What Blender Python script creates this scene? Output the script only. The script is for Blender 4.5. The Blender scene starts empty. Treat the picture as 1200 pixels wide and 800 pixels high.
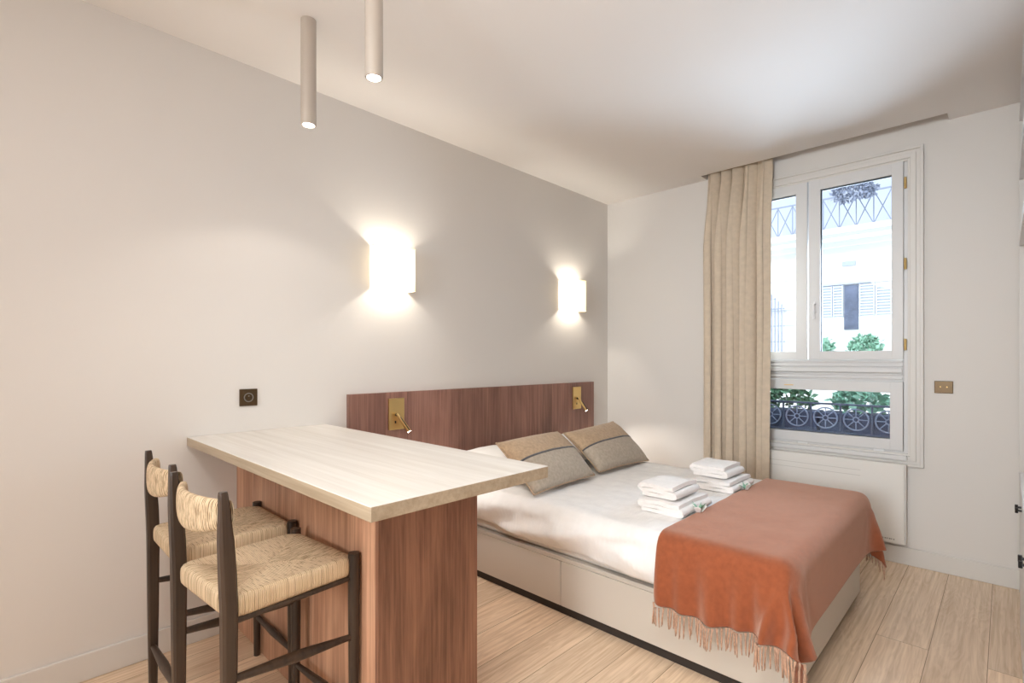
import bpy, bmesh, math, random
from mathutils import Vector, Matrix, noise
random.seed(11)
PI = math.pi
COL = bpy.context.scene.collection
scene = bpy.context.scene

# ------------------------------------------------------------------ materials
def new_mat(name):
    m = bpy.data.materials.new(name); m.use_nodes = True
    nt = m.node_tree; b = nt.nodes['Principled BSDF']
    return m, nt, b
def simple(name, col, rough=.6, metal=0, bump=0, bscale=200, spec=.5, var=0, vscale=3, sheen=0):
    m, nt, b = new_mat(name)
    b.inputs['Base Color'].default_value = (*col, 1); b.inputs['Roughness'].default_value = rough
    b.inputs['Metallic'].default_value = metal; b.inputs['Specular IOR Level'].default_value = spec
    if sheen:
        b.inputs['Sheen Weight'].default_value = sheen; b.inputs['Sheen Roughness'].default_value = .4
    tc = nt.nodes.new('ShaderNodeTexCoord')
    if bump:
        n = nt.nodes.new('ShaderNodeTexNoise'); n.inputs['Scale'].default_value = bscale; n.inputs['Detail'].default_value = 4
        nt.links.new(tc.outputs['Object'], n.inputs['Vector'])
        bp = nt.nodes.new('ShaderNodeBump'); bp.inputs['Strength'].default_value = bump; bp.inputs['Distance'].default_value = .002
        nt.links.new(n.outputs['Fac'], bp.inputs['Height']); nt.links.new(bp.outputs['Normal'], b.inputs['Normal'])
    if var:
        n = nt.nodes.new('ShaderNodeTexNoise'); n.inputs['Scale'].default_value = vscale; n.inputs['Detail'].default_value = 5
        nt.links.new(tc.outputs['Object'], n.inputs['Vector'])
        r = nt.nodes.new('ShaderNodeValToRGB'); r.color_ramp.elements[0].position = .3; r.color_ramp.elements[1].position = .7
        r.color_ramp.elements[0].color = (*[c*(1-var) for c in col], 1); r.color_ramp.elements[1].color = (*[min(1, c*(1+var)) for c in col], 1)
        nt.links.new(n.outputs['Fac'], r.inputs['Fac']); nt.links.new(r.outputs['Color'], b.inputs['Base Color'])
    return m
def wood(name, c0, c1, axis='Z', scale=1., rough=.45, board=0, board_axis='Y', tone=.12, bump=.15, off=0.):
    """fine straight grain stretched along axis, optional veneer boards of different tone"""
    m, nt, b = new_mat(name); N = nt.nodes.new; L = nt.links.new
    tc = N('ShaderNodeTexCoord'); mp = N('ShaderNodeMapping')
    s = {'X': (1.2, 38, 38), 'Y': (38, 1.2, 38), 'Z': (38, 38, 1.2)}[axis]
    mp.inputs['Scale'].default_value = [k*scale for k in s]
    L(tc.outputs['Object'], mp.inputs['Vector'])
    n = N('ShaderNodeTexNoise'); n.inputs['Scale'].default_value = 1.6; n.inputs['Detail'].default_value = 8; n.inputs['Roughness'].default_value = .65; n.inputs['Distortion'].default_value = .6
    L(mp.outputs['Vector'], n.inputs['Vector'])
    mp2 = N('ShaderNodeMapping'); mp2.inputs['Scale'].default_value = [k*scale*(.12 if k > 2 else .8) for k in s]
    L(tc.outputs['Object'], mp2.inputs['Vector'])
    n2 = N('ShaderNodeTexNoise'); n2.inputs['Scale'].default_value = 1.3; n2.inputs['Detail'].default_value = 3; n2.inputs['Distortion'].default_value = 1.2
    L(mp2.outputs['Vector'], n2.inputs['Vector'])
    mx = N('ShaderNodeMath'); mx.operation = 'MULTIPLY_ADD'; L(n.outputs['Fac'], mx.inputs[0]); mx.inputs[1].default_value = .6
    m2 = N('ShaderNodeMath'); m2.operation = 'MULTIPLY'; L(n2.outputs['Fac'], m2.inputs[0]); m2.inputs[1].default_value = .4
    L(m2.outputs[0], mx.inputs[2])
    r = N('ShaderNodeValToRGB'); r.color_ramp.elements[0].position = .36; r.color_ramp.elements[1].position = .64
    r.color_ramp.elements[0].color = (*c0, 1); r.color_ramp.elements[1].color = (*c1, 1)
    L(mx.outputs[0], r.inputs['Fac']); out = r.outputs['Color']
    if board:
        sp = N('ShaderNodeSeparateXYZ'); L(tc.outputs['Object'], sp.inputs[0])
        d = N('ShaderNodeMath'); d.operation = 'DIVIDE'; L(sp.outputs[board_axis], d.inputs[0]); d.inputs[1].default_value = board
        a = N('ShaderNodeMath'); a.operation = 'ADD'; L(d.outputs[0], a.inputs[0]); a.inputs[1].default_value = off
        f = N('ShaderNodeMath'); f.operation = 'FLOOR'; L(a.outputs[0], f.inputs[0])
        w = N('ShaderNodeTexWhiteNoise'); w.noise_dimensions = '1D'; L(f.outputs[0], w.inputs['W'])
        mr = N('ShaderNodeMapRange'); mr.inputs['To Min'].default_value = 1-tone; mr.inputs['To Max'].default_value = 1+tone; L(w.outputs['Value'], mr.inputs['Value'])
        hs = N('ShaderNodeHueSaturation'); L(mr.outputs[0], hs.inputs['Value']); L(out, hs.inputs['Color']); out = hs.outputs['Color']
    L(out, b.inputs['Base Color']); b.inputs['Roughness'].default_value = rough
    bp = N('ShaderNodeBump'); bp.inputs['Strength'].default_value = bump; bp.inputs['Distance'].default_value = .001
    L(n.outputs['Fac'], bp.inputs['Height']); L(bp.outputs['Normal'], b.inputs['Normal'])
    return m
def floor_mat():
    m, nt, b = new_mat('oak_planks'); N = nt.nodes.new; L = nt.links.new
    tc = N('ShaderNodeTexCoord')
    rot = N('ShaderNodeMapping'); rot.inputs['Rotation'].default_value = (0, 0, PI/2); rot.inputs['Location'].default_value = (.3, .07, 0)
    L(tc.outputs['Object'], rot.inputs['Vector'])
    br = N('ShaderNodeTexBrick'); br.offset = .37; br.inputs['Scale'].default_value = 1
    br.inputs['Brick Width'].default_value = 1.9; br.inputs['Row Height'].default_value = .19; br.inputs['Mortar Size'].default_value = .0012; br.inputs['Mortar Smooth'].default_value = .3
    br.inputs['Color1'].default_value = (0, 0, 0, 1); br.inputs['Color2'].default_value = (1, 1, 1, 1); br.inputs['Mortar'].default_value = (.5, .5, .5, 1)
    L(rot.outputs['Vector'], br.inputs['Vector'])
    # per-plank random shift of the grain
    cx = N('ShaderNodeCombineXYZ'); sh = N('ShaderNodeMath'); sh.operation = 'MULTIPLY'; sh.inputs[1].default_value = 7
    L(br.outputs['Color'], sh.inputs[0]); L(sh.outputs[0], cx.inputs['X']); L(sh.outputs[0], cx.inputs['Y'])
    ad = N('ShaderNodeVectorMath'); ad.operation = 'ADD'; L(tc.outputs['Object'], ad.inputs[0]); L(cx.outputs[0], ad.inputs[1])
    mp = N('ShaderNodeMapping'); mp.inputs['Scale'].default_value = (9, .9, 1); L(ad.outputs[0], mp.inputs['Vector'])
    n = N('ShaderNodeTexNoise'); n.inputs['Scale'].default_value = 1.5; n.inputs['Detail'].default_value = 3; n.inputs['Distortion'].default_value = 1.6
    L(mp.outputs['Vector'], n.inputs['Vector'])
    # cathedral rings from the noise
    ml = N('ShaderNodeMath'); ml.operation = 'MULTIPLY'; ml.inputs[1].default_value = 46; L(n.outputs['Fac'], ml.inputs[0])
    sn = N('ShaderNodeMath'); sn.operation = 'SINE'; L(ml.outputs[0], sn.inputs[0])
    mp3 = N('ShaderNodeMapping'); mp3.inputs['Scale'].default_value = (60, 1.6, 1); L(ad.outputs[0], mp3.inputs['Vector'])
    n3 = N('ShaderNodeTexNoise'); n3.inputs['Scale'].default_value = 1.2; n3.inputs['Detail'].default_value = 5; L(mp3.outputs['Vector'], n3.inputs['Vector'])
    mr = N('ShaderNodeMapRange'); mr.inputs['From Min'].default_value = -1; mr.inputs['To Min'].default_value = -.07; mr.inputs['To Max'].default_value = .07; L(sn.outputs[0], mr.inputs['Value'])
    a1 = N('ShaderNodeMath'); a1.operation = 'ADD'; L(n3.outputs['Fac'], a1.inputs[0]); L(mr.outputs[0], a1.inputs[1])
    r = N('ShaderNodeValToRGB'); r.color_ramp.elements[0].position = .25; r.color_ramp.elements[1].position = .72
    r.color_ramp.elements[0].color = (.66, .47, .315, 1); r.color_ramp.elements[1].color = (.93, .73, .53, 1)
    L(a1.outputs[0], r.inputs['Fac'])
    # knots
    kn = N('ShaderNodeTexVoronoi'); kn.inputs['Scale'].default_value = 1.6; km = N('ShaderNodeMapping'); km.inputs['Scale'].default_value = (1.6, 1, 1)
    L(ad.outputs[0], km.inputs['Vector']); L(km.outputs['Vector'], kn.inputs['Vector'])
    kr = N('ShaderNodeValToRGB'); kr.color_ramp.elements[0].position = .012; kr.color_ramp.elements[1].position = .035
    kr.color_ramp.elements[0].color = (.35, .3, .26, 1); kr.color_ramp.elements[1].color = (1, 1, 1, 1); L(kn.outputs['Distance'], kr.inputs['Fac'])
    mk = N('ShaderNodeMix'); mk.data_type = 'RGBA'; mk.blend_type = 'MULTIPLY'; mk.inputs['Factor'].default_value = 1
    L(r.outputs['Color'], mk.inputs['A']); L(kr.outputs['Color'], mk.inputs['B'])
    tv = N('ShaderNodeMapRange'); tv.inputs['To Min'].default_value = .86; tv.inputs['To Max'].default_value = 1.1; L(br.outputs['Color'], tv.inputs['Value'])
    hs = N('ShaderNodeHueSaturation'); L(mk.outputs['Result'], hs.inputs['Color']); L(tv.outputs[0], hs.inputs['Value'])
    mm = N('ShaderNodeMix'); mm.data_type = 'RGBA'; L(br.outputs['Fac'], mm.inputs['Factor']); L(hs.outputs['Color'], mm.inputs['A']); mm.inputs['B'].default_value = (.2, .13, .08, 1)
    L(mm.outputs['Result'], b.inputs['Base Color']); b.inputs['Roughness'].default_value = .27
    bp = N('ShaderNodeBump'); bp.inputs['Strength'].default_value = .12; bp.inputs['Distance'].default_value = .002
    L(n3.outputs['Fac'], bp.inputs['Height']); L(bp.outputs['Normal'], b.inputs['Normal'])
    return m
def rush_mat(name, mode, hx=.18, hy=.2):
    """woven paper cord: strands run square to the nearest rail on the seat, upright on the back"""
    m, nt, b = new_mat(name); N = nt.nodes.new; L = nt.links.new
    tc = N('ShaderNodeTexCoord'); sp = N('ShaderNodeSeparateXYZ'); L(tc.outputs['Object'], sp.inputs[0])
    def mth(op, a, c=None):
        q = N('ShaderNodeMath'); q.operation = op
        for i, k in enumerate((a, c)):
            if k is None: continue
            if isinstance(k, (int, float)): q.inputs[i].default_value = k
            else: L(k, q.inputs[i])
        return q.outputs[0]
    if mode == 'seat':
        ax = mth('DIVIDE', mth('ABSOLUTE', sp.outputs['X']), hx); ay = mth('DIVIDE', mth('ABSOLUTE', sp.outputs['Y']), hy)
        gt = mth('GREATER_THAN', ax, ay)           # beside a side rail: strands run along x, so stripes vary with y
        inv = mth('SUBTRACT', 1., gt)
        u = mth('ADD', mth('MULTIPLY', sp.outputs['Y'], gt), mth('MULTIPLY', sp.outputs['X'], inv))
        v = mth('ADD', mth('MULTIPLY', sp.outputs['X'], gt), mth('MULTIPLY', sp.outputs['Y'], inv))
    else:
        u = sp.outputs['X']; v = sp.outputs['Z']; gt = None
    nz = N('ShaderNodeTexNoise'); nz.inputs['Scale'].default_value = 25; L(tc.outputs['Object'], nz.inputs['Vector'])
    uu = mth('ADD', u, mth('MULTIPLY', nz.outputs['Fac'], .004))
    si = mth('SINE', mth('MULTIPLY', uu, 2*PI/.0052))
    cb = N('ShaderNodeCombineXYZ'); L(mth('FLOOR', mth('DIVIDE', uu, .0052)), cb.inputs[0]); L(mth('MULTIPLY', v, 30.), cb.inputs[1])
    n2 = N('ShaderNodeTexNoise'); n2.inputs['Scale'].default_value = .9; n2.inputs['Detail'].default_value = 3; L(cb.outputs[0], n2.inputs['Vector'])
    f = mth('ADD', mth('MULTIPLY', si, .17), n2.outputs['Fac'])
    if gt is not None: f = mth('ADD', f, mth('MULTIPLY', gt, .10))
    r = N('ShaderNodeValToRGB'); e = r.color_ramp.elements; e[0].position = .30; e[0].color = (.20, .115, .05, 1); e[1].position = .62; e[1].color = (.78, .61, .41, 1)
    q = e.new(.42); q.color = (.58, .41, .24, 1)
    L(f, r.inputs['Fac']); L(r.outputs['Color'], b.inputs['Base Color']); b.inputs['Roughness'].default_value = .75
    bp = N('ShaderNodeBump'); bp.inputs['Strength'].default_value = 1; bp.inputs['Distance'].default_value = .004
    L(f, bp.inputs['Height']); L(bp.outputs['Normal'], b.inputs['Normal'])
    return m
def fabric(name, c, var=.1, weave=900, rough=.9, sheen=.2, bump=.25, vscale=18, stripes=None, tint=None):
    m, nt, b = new_mat(name); N = nt.nodes.new; L = nt.links.new
    tc = N('ShaderNodeTexCoord')
    n = N('ShaderNodeTexNoise'); n.inputs['Scale'].default_value = vscale; n.inputs['Detail'].default_value = 6; L(tc.outputs['Object'], n.inputs['Vector'])
    r = N('ShaderNodeValToRGB'); r.color_ramp.elements[0].position = .3; r.color_ramp.elements[1].position = .7
    r.color_ramp.elements[0].color = (*[k*(1-var) for k in c], 1); r.color_ramp.elements[1].color = (*[min(1, k*(1+var)) for k in c], 1)
    L(n.outputs['Fac'], r.inputs['Fac']); L(r.outputs['Color'], b.inputs['Base Color'])
    n2 = N('ShaderNodeTexNoise'); n2.inputs['Scale'].default_value = weave; n2.inputs['Detail'].default_value = 2; L(tc.outputs['Object'], n2.inputs['Vector'])
    h = n2.outputs['Fac']
    if stripes:
        axis, per, amt = stripes
        sp = N('ShaderNodeSeparateXYZ'); L(tc.outputs['Object'], sp.inputs[0])
        q = N('ShaderNodeMath'); q.operation = 'MULTIPLY'; L(sp.outputs[axis], q.inputs[0]); q.inputs[1].default_value = 2*PI/per
        s = N('ShaderNodeMath'); s.operation = 'SINE'; L(q.outputs[0], s.inputs[0])
        k = N('ShaderNodeMath'); k.operation = 'MULTIPLY_ADD'; L(s.outputs[0], k.inputs[0]); k.inputs[1].default_value = amt; L(h, k.inputs[2]); h = k.outputs[0]
    bp = N('ShaderNodeBump'); bp.inputs['Strength'].default_value = bump; bp.inputs['Distance'].default_value = .0015
    L(h, bp.inputs['Height']); L(bp.outputs['Normal'], b.inputs['Normal'])
    b.inputs['Roughness'].default_value = rough; b.inputs['Sheen Weight'].default_value = sheen; b.inputs['Sheen Roughness'].default_value = .5
    if tint: b.inputs['Sheen Tint'].default_value = (*tint, 1)
    b.inputs['Specular IOR Level'].default_value = .2
    return m
def emit(name, col, s):
    m = bpy.data.materials.new(name); m.use_nodes = True; nt = m.node_tree; nt.nodes.clear()
    e = nt.nodes.new('ShaderNodeEmission'); e.inputs[0].default_value = (*col, 1); e.inputs[1].default_value = s
    o = nt.nodes.new('ShaderNodeOutputMaterial'); nt.links.new(e.outputs[0], o.inputs[0]); return m
def glass_mat():
    m = bpy.data.materials.new('window_glass'); m.use_nodes = True; nt = m.node_tree; nt.nodes.clear()
    t = nt.nodes.new('ShaderNodeBsdfTransparent'); t.inputs[0].default_value = (.96, .98, 1, 1)
    g = nt.nodes.new('ShaderNodeBsdfGlossy'); g.inputs['Roughness'].default_value = .02
    f = nt.nodes.new('ShaderNodeFresnel'); f.inputs[0].default_value = 1.45
    x = nt.nodes.new('ShaderNodeMixShader'); o = nt.nodes.new('ShaderNodeOutputMaterial')
    nt.links.new(f.outputs[0], x.inputs[0]); nt.links.new(t.outputs[0], x.inputs[1]); nt.links.new(g.outputs[0], x.inputs[2]); nt.links.new(x.outputs[0], o.inputs[0]); return m
def shade_mat():
    m = bpy.data.materials.new('pleated_shade'); m.use_nodes = True; nt = m.node_tree; nt.nodes.clear()
    N = nt.nodes.new; L = nt.links.new
    d = N('ShaderNodeBsdfDiffuse'); d.inputs[0].default_value = (.9, .82, .66, 1)
    t = N('ShaderNodeBsdfTranslucent'); t.inputs[0].default_value = (.95, .84, .62, 1)
    x = N('ShaderNodeMixShader'); x.inputs[0].default_value = .22
    e = N('ShaderNodeEmission'); e.inputs[0].default_value = (1, .87, .62, 1); e.inputs[1].default_value = SHADE_E
    a = N('ShaderNodeAddShader'); o = N('ShaderNodeOutputMaterial')
    L(d.outputs[0], x.inputs[1]); L(t.outputs[0], x.inputs[2]); L(x.outputs[0], a.inputs[0]); L(e.outputs[0], a.inputs[1]); L(a.outputs[0], o.inputs[0]); return m
THROW = [
    3190, 46, 46, 46, 45, 46, 46, 45, 46, 46, 46, 45, 46, 46, 46, 45, 46, 45, 46, 31, 1, 36, 26, 39, 23, 41, 23, 40, 39, 40, -7, 8, -14, -15, -17, -17,
    3192, 46, 46, 45, 46, 46, 46, 45, 46, 46, 46, 45, 46, 46, 45, 46, 45, 44, 46, 40, 5, 34, 37, 34, 38, 25, 22, 29, 14, 11, 13, 14, -2, -21, -28, -30,
    3194, 45, 46, 46, 46, 45, 46, 46, 45, 46, 46, 46, 45, 46, 46, 44, 46, 43, 44, 46, 13, 35, 34, 43, 40, 32, 33, 25, -8, -4, -23, -24, 9, 1, -33, -25,
    3195, 45, 46, 46, 46, 45, 46, 46, 45, 46, 46, 46, 45, 46, 46, 44, 46, 43, 42, 42, 40, 25, 36, 42, 26, 44, 16, -6, -24, -23, -16, -14, 8, 9, 21, 22,
    3195, 46, 46, 45, 46, 46, 45, 46, 46, 45, 46, 46, 46, 45, 45, 46, 44, 44, 43, 46, 41, 32, 44, 26, 40, 8, -24, -20, -9, 10, 25, 22, 17, 21, 21, 20,
    3195, 46, 45, 46, 46, 45, 46, 46, 46, 45, 46, 46, 45, 46, 45, 46, 45, 44, 44, 46, 44, 42, 32, 39, -20, -3, 11, 25, 24, 25, 25, 21, 19, 18, 10, 7,
    3194, 46, 46, 45, 46, 46, 46, 45, 46, 46, 45, 46, 46, 45, 46, 46, 45, 46, 45, 46, 46, 45, 38, 14, 15, 28, 23, 19, 12, 6, -2, 11, -7, -3, -5, -2,
    3193, 46, 46, 45, 46, 46, 46, 45, 46, 46, 46, 45, 46, 46, 46, 45, 46, 46, 46, 47, 47, 47, 40, 28, 23, -9, -3, -1, -1, -1, 0, 20, -18, -10, -4, -4,
    3192, 46, 46, 45, 46, 46, 46, 45, 46, 46, 45, 46, 46, 46, 46, 45, 46, 46, 45, 46, 46, 46, 41, 27, 28, 7, 6, 4, 4, 2, 3, 1, 1, 2, -10, -11,
    3191, 46, 46, 45, 46, 46, 45, 46, 46, 46, 45, 46, 46, 46, 45, 46, 46, 46, 45, 46, 46, 46, 41, 31, 8, 9, -7, 1, 4, 5, 7, 6, 6, 5, 6, 3,
    3190, 46, 46, 45, 46, 46, 46, 45, 46, 46, 46, 45, 46, 46, 45, 46, 46, 46, 45, 46, 46, 46, 40, 28, 17, -1, 7, 1, -4, -4, -1, 2, 3, 4, 5, 4,
    3190, 46, 45, 46, 46, 46, 45, 46, 46, 45, 46, 46, 46, 45, 46, 46, 46, 45, 46, 46, 46, 45, 41, 29, 13, 4, -1, -2, 5, 4, -1, -5, -3, 1, 5, 4,
    3190, 46, 46, 46, 45, 46, 46, 46, 45, 46, 46, 45, 46, 46, 46, 45, 46, 46, 45, 46, 46, 46, 41, 28, 14, 4, 0, -1, -1, 0, 3, 3, -1, -4, -1, 4,
    3191, 46, 46, 45, 46, 46, 46, 45, 46, 46, 45, 46, 46, 46, 45, 46, 46, 46, 45, 46, 46, 46, 40, 28, 14, 1, -1, 0, 2, 0, 0, 1, 3, 1, -4, 1,
    3192, 46, 46, 45, 46, 46, 45, 46, 46, 46, 45, 46, 46, 46, 45, 46, 46, 45, 46, 46, 46, 46, 40, 28, 13, 0, 0, 1, 0, 0, 1, 0, 2, 1, -1, 0,
    3193, 46, 45, 46, 46, 46, 45, 46, 46, 45, 46, 46, 46, 45, 46, 46, 45, 46, 46, 46, 46, 45, 40, 28, 13, 0, 0, 1, 0, 0, 1, 0, 1, 0, 0, 0,
    3193, 46, 46, 46, 45, 46, 46, 46, 45, 46, 45, 46, 46, 46, 46, 45, 46, 45, 46, 46, 46, 46, 40, 28, 12, 0, 0, 0, 1, 0, 0, 1, 0, 1, 0, 0,
    3194, 45, 46, 46, 45, 46, 46, 46, 45, 46, 46, 45, 46, 46, 46, 45, 46, 46, 46, 45, 46, 46, 40, 28, 12, 0, 0, 0, 1, 0, 0, 1, 0, 0, 1, 0,
    3193, 46, 46, 46, 45, 46, 46, 45, 46, 46, 46, 45, 46, 46, 46, 45, 46, 46, 46, 45, 46, 46, 40, 28, 12, 0, 0, 0, 1, 0, 0, 1, 0, 0, 1, 0,
    3193, 46, 45, 46, 46, 46, 45, 46, 46, 45, 46, 46, 46, 45, 46, 46, 46, 45, 46, 46, 46, 46, 40, 28, 12, 0, 0, 0, 1, 0, 0, 0, 1, 0, 0, 1,
    3192, 46, 46, 45, 46, 46, 46, 45, 46, 46, 45, 46, 46, 46, 45, 46, 46, 45, 46, 46, 46, 46, 40, 29, 12, 0, 0, 0, 1, 0, 0, 0, 1, 0, 0, 0,
    3191, 46, 46, 45, 46, 46, 46, 45, 46, 46, 45, 46, 46, 46, 45, 46, 46, 46, 45, 46, 46, 46, 40, 29, 13, 0, 0, 0, 1, 0, 0, 1, 0, 0, 0, 0,
    3190, 46, 46, 45, 46, 46, 46, 45, 46, 46, 45, 46, 46, 46, 45, 46, 46, 46, 45, 46, 46, 46, 40, 29, 14, 0, 0, 0, 1, 0, 0, 1, 0, 0, 0, 1,
    3189, 46, 46, 45, 46, 46, 46, 45, 46, 46, 46, 45, 46, 46, 45, 46, 46, 46, 45, 46, 46, 46, 41, 29, 14, 0, 0, 0, 1, 0, 0, 1, 0, 0, 0, 1,
    3188, 46, 46, 46, 45, 46, 46, 46, 45, 46, 46, 45, 46, 46, 46, 45, 46, 46, 45, 46, 46, 46, 41, 30, 14, 0, 0, 1, 0, 0, 0, 1, 0, 0, 1, 0,
    3188, 45, 46, 46, 46, 45, 46, 46, 46, 45, 46, 46, 45, 46, 46, 46, 45, 46, 46, 45, 46, 46, 42, 29, 15, 0, 0, 1, 0, 0, 0, 1, 0, 0, 1, 0,
    3187, 46, 46, 45, 46, 46, 46, 45, 46, 46, 46, 45, 46, 46, 45, 46, 46, 46, 45, 46, 46, 46, 42, 29, 15, 0, 0, 1, 0, 0, 1, 0, 0, 0, 1, 0,
    3187, 46, 46, 45, 46, 46, 46, 45, 46, 46, 45, 46, 46, 46, 45, 46, 46, 45, 46, 46, 46, 45, 42, 30, 14, 1, 0, 1, 0, 0, 1, 0, 0, 1, 0, 0,
    3187, 46, 46, 45, 46, 46, 46, 45, 46, 46, 45, 46, 46, 46, 45, 46, 46, 45, 46, 46, 46, 45, 42, 30, 14, 1, 0, 1, 0, 0, 1, 0, 0, 1, 0, 0,
    3188, 45, 46, 46, 46, 45, 46, 46, 45, 46, 46, 46, 45, 46, 46, 45, 46, 46, 46, 45, 46, 46, 41, 30, 14, 2, 0, 0, 0, 0, 1, 0, 1, 0, 0, 1,
    3188, 46, 46, 45, 46, 46, 46, 45, 46, 46, 45, 46, 46, 46, 45, 46, 46, 46, 45, 46, 46, 45, 42, 30, 13, 1, 0, 0, 1, 0, 1, 0, 0, 1, 1, 1,
    3189, 46, 45, 46, 46, 46, 45, 46, 46, 45, 46, 46, 46, 45, 46, 46, 45, 46, 46, 46, 45, 46, 41, 30, 13, 3, 1, 0, 0, -1, 0, 0, 0, 1, 2, 0,
    3190, 45, 46, 46, 45, 46, 46, 46, 45, 46, 46, 45, 46, 46, 46, 45, 46, 46, 45, 46, 46, 46, 41, 29, 13, 1, 0, 0, 1, 1, 0, 0, 1, 1, 2, 0,
    3190, 46, 45, 46, 46, 45, 46, 46, 46, 46, 45, 46, 46, 45, 46, 46, 46, 45, 46, 46, 46, 45, 41, 29, 14, 0, 4, 0, -2, -1, 0, 2, 3, 3, -1, -1,
    3190, 46, 45, 46, 46, 45, 46, 46, 46, 45, 46, 46, 46, 45, 46, 46, 46, 45, 46, 46, 46, 45, 41, 29, 16, -2, 0, 2, 3, 3, 4, 1, -2, -4, -1, 3,
    3189, 46, 45, 46, 46, 45, 46, 46, 46, 45, 46, 46, 46, 45, 46, 46, 46, 45, 46, 46, 46, 46, 41, 28, 20, -3, 2, 4, 6, -2, -5, -3, 0, 3, 4, 3,
    3187, 46, 46, 46, 45, 46, 46, 45, 46, 46, 46, 45, 46, 46, 46, 46, 45, 46, 45, 47, 46, 46, 42, 29, 24, -8, -3, 1, 1, 4, 4, 5, 4, 4, 5, 4,
    3186, 46, 45, 46, 46, 46, 45, 46, 46, 45, 46, 46, 46, 46, 45, 46, 46, 46, 46, 46, 47, 47, 41, 30, 14, 14, 26, 6, 4, 1, 6, 6, 7, 6, 7, 7,
    3184, 46, 46, 46, 46, 45, 46, 46, 45, 46, 46, 46, 45, 46, 46, 45, 46, 46, 46, 45, 46, 46, 44, 28, 8, 9, 26, 21, 20, 19, 19, 16, 14, 13, 11, 11,
    3184, 46, 45, 46, 46, 45, 46, 46, 46, 45, 46, 46, 45, 46, 45, 46, 45, 45, 45, 45, 44, 45, 35, 32, 34, -15, -13, -2, 15, 21, 15, 18, 19, 19, 19, 20,
    3184, 46, 45, 46, 46, 45, 46, 46, 45, 46, 46, 46, 45, 46, 45, 46, 45, 45, 46, 46, 32, 46, 16, 43, 20, 39, 24, -13, -19, -18, -12, 0, 12, 16, 19, 19,
    3184, 46, 46, 46, 45, 46, 46, 45, 46, 46, 45, 46, 46, 45, 46, 46, 45, 45, 46, 42, 26, 45, 12, 31, 36, 4, 37, 35, 25, -2, -18, -19, -18, -23, -12, -2,
    3186, 45, 46, 46, 45, 46, 46, 46, 45, 46, 46, 45, 46, 46, 46, 45, 46, 45, 45, 36, 23, 45, 22, 10, 42, 16, -4, 34, 36, 28, 26, 11, -19, -20, -20, -19,
    3187, 46, 46, 46, 45, 46, 46, 45, 46, 46, 46, 45, 46, 46, 45, 46, 46, 45, 42, 29, 24, 44, 20, 9, 26, 39, -12, 7, 30, 38, 27, 22, 28, 19, -6, -18,
    3190, 45, 46, 46, 45, 46, 46, 46, 45, 46, 46, 46, 45, 46, 46, 45, 46, 45, 34, 22, 31, 44, 26, 2, 10, 42, 16, -18, 11, 28, 37, 24, 20, 27, 27, 24,
    3191, 45, 46, 46, 46, 45, 46, 46, 46, 45, 46, 46, 45, 46, 46, 46, 45, 45, 29, 21, 32, 45, 28, 6, 1, 35, 27, -19, 3, 20, 31, 32, 19, 23, 28, 24,
    3913, 0, 0, 2, 0, -2, -1, 0, -1, -1, -1, -1, -2, -3, -2, 0, 2, 5, -5, -33, -45, -29, 37, 19, -39, -19, -31, -20, 0, 13, 10, 11, 10, 11, 10, 13,
    3914, -1, 1, 2, 0, -2, -1, -1, 0, 0, 1, 0, -2, -3, -7, -2, 2, 13, -2, -22, -44, -31, 24, 29, -26, -37, -41, 26, 36, -24, 16, 39, 14, 9, 5, 4,
    3914, 0, 0, 1, 0, 0, -1, 0, -1, 1, 2, -1, -1, -1, -6, -8, 1, 16, -11, 5, -43, -30, 28, 12, -21, -32, -30, 26, 24, 26, 10, -1, 36, 28, 0, 9,
    3915, 0, 0, 1, -1, 0, 0, 0, -1, 1, 1, -1, -1, -2, 1, -11, -2, 15, -17, 19, -20, -38, 26, -17, -37, -2, 30, 24, 4, 5, 18, 21, 33, 35, 3, 1,
    3916, 0, 0, 0, 0, 0, 0, 0, -1, 0, 1, 0, -1, -4, 5, -4, -11, 13, -16, 1, 18, -32, 4, -37, 13, 29, 0, 12, 23, 24, -12, 27, -1, 5, 7, 5,
    3915, 0, 0, 0, 0, 0, 0, 0, 0, 0, 0, 0, 0, -1, 0, 0, 2, -10, 10, 0, -10, 12, -33, 12, 10, 25, 22, 5, -8, -3, 0, 9, 12, 14, 19, 18,
    3940, 0, 0, 0, 0, 0, 0, 0, 0, 0, 0, 0, 0, 0, 0, 1, -1, 0, 0, -1, -2, -4, 5, 17, 19, -10, 6, 12, 13, 12, 6, 16, -14, 15, 4, -1,
    4017, -1, 0, 0, 0, 0, 0, 0, 0, 0, 0, 0, 1, 0, -1, 0, 0, 0, 0, -1, -2, 0, 4, 7, 8, -1, 4, 4, 4, 4, 4, 9, -10, -6, 2, 2,
    4105, 0, 0, 0, 0, 0, 0, 0, 0, 0, 0, 0, 0, 0, -1, 0, 0, 0, 1, -2, 1, 0, 2, 3, 1, 1, 1, 0, 0, 0, 1, 0, 1, 0, 3, 6,
    4193, 0, 0, 0, 0, 0, 0, 0, 0, 0, 0, 0, 0, 0, 0, 0, 0, -1, 0, 0, 0, 1, 1, 1, 1, -1, 0, -1, 0, 1, 0, 1, 0, 1, 0, -1,
    4281, 0, 0, 0, 0, 0, 0, 0, 0, 0, 0, 0, 0, 0, 0, 0, 0, 0, 0, 0, 0, 0, 0, 1, 0, 0, 0, 0, 0, 0, -1, 0, 0, 0, -1, 0,
    4369, 0, 0, 0, 0, 0, 0, 0, 0, 0, 0, 0, 0, 0, 0, 0, 0, 0, 0, 0, 0, 0, 0, 0, 1, 0, -1, 0, 0, 0, 0, 0, 0, -1, 0, 0,
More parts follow.
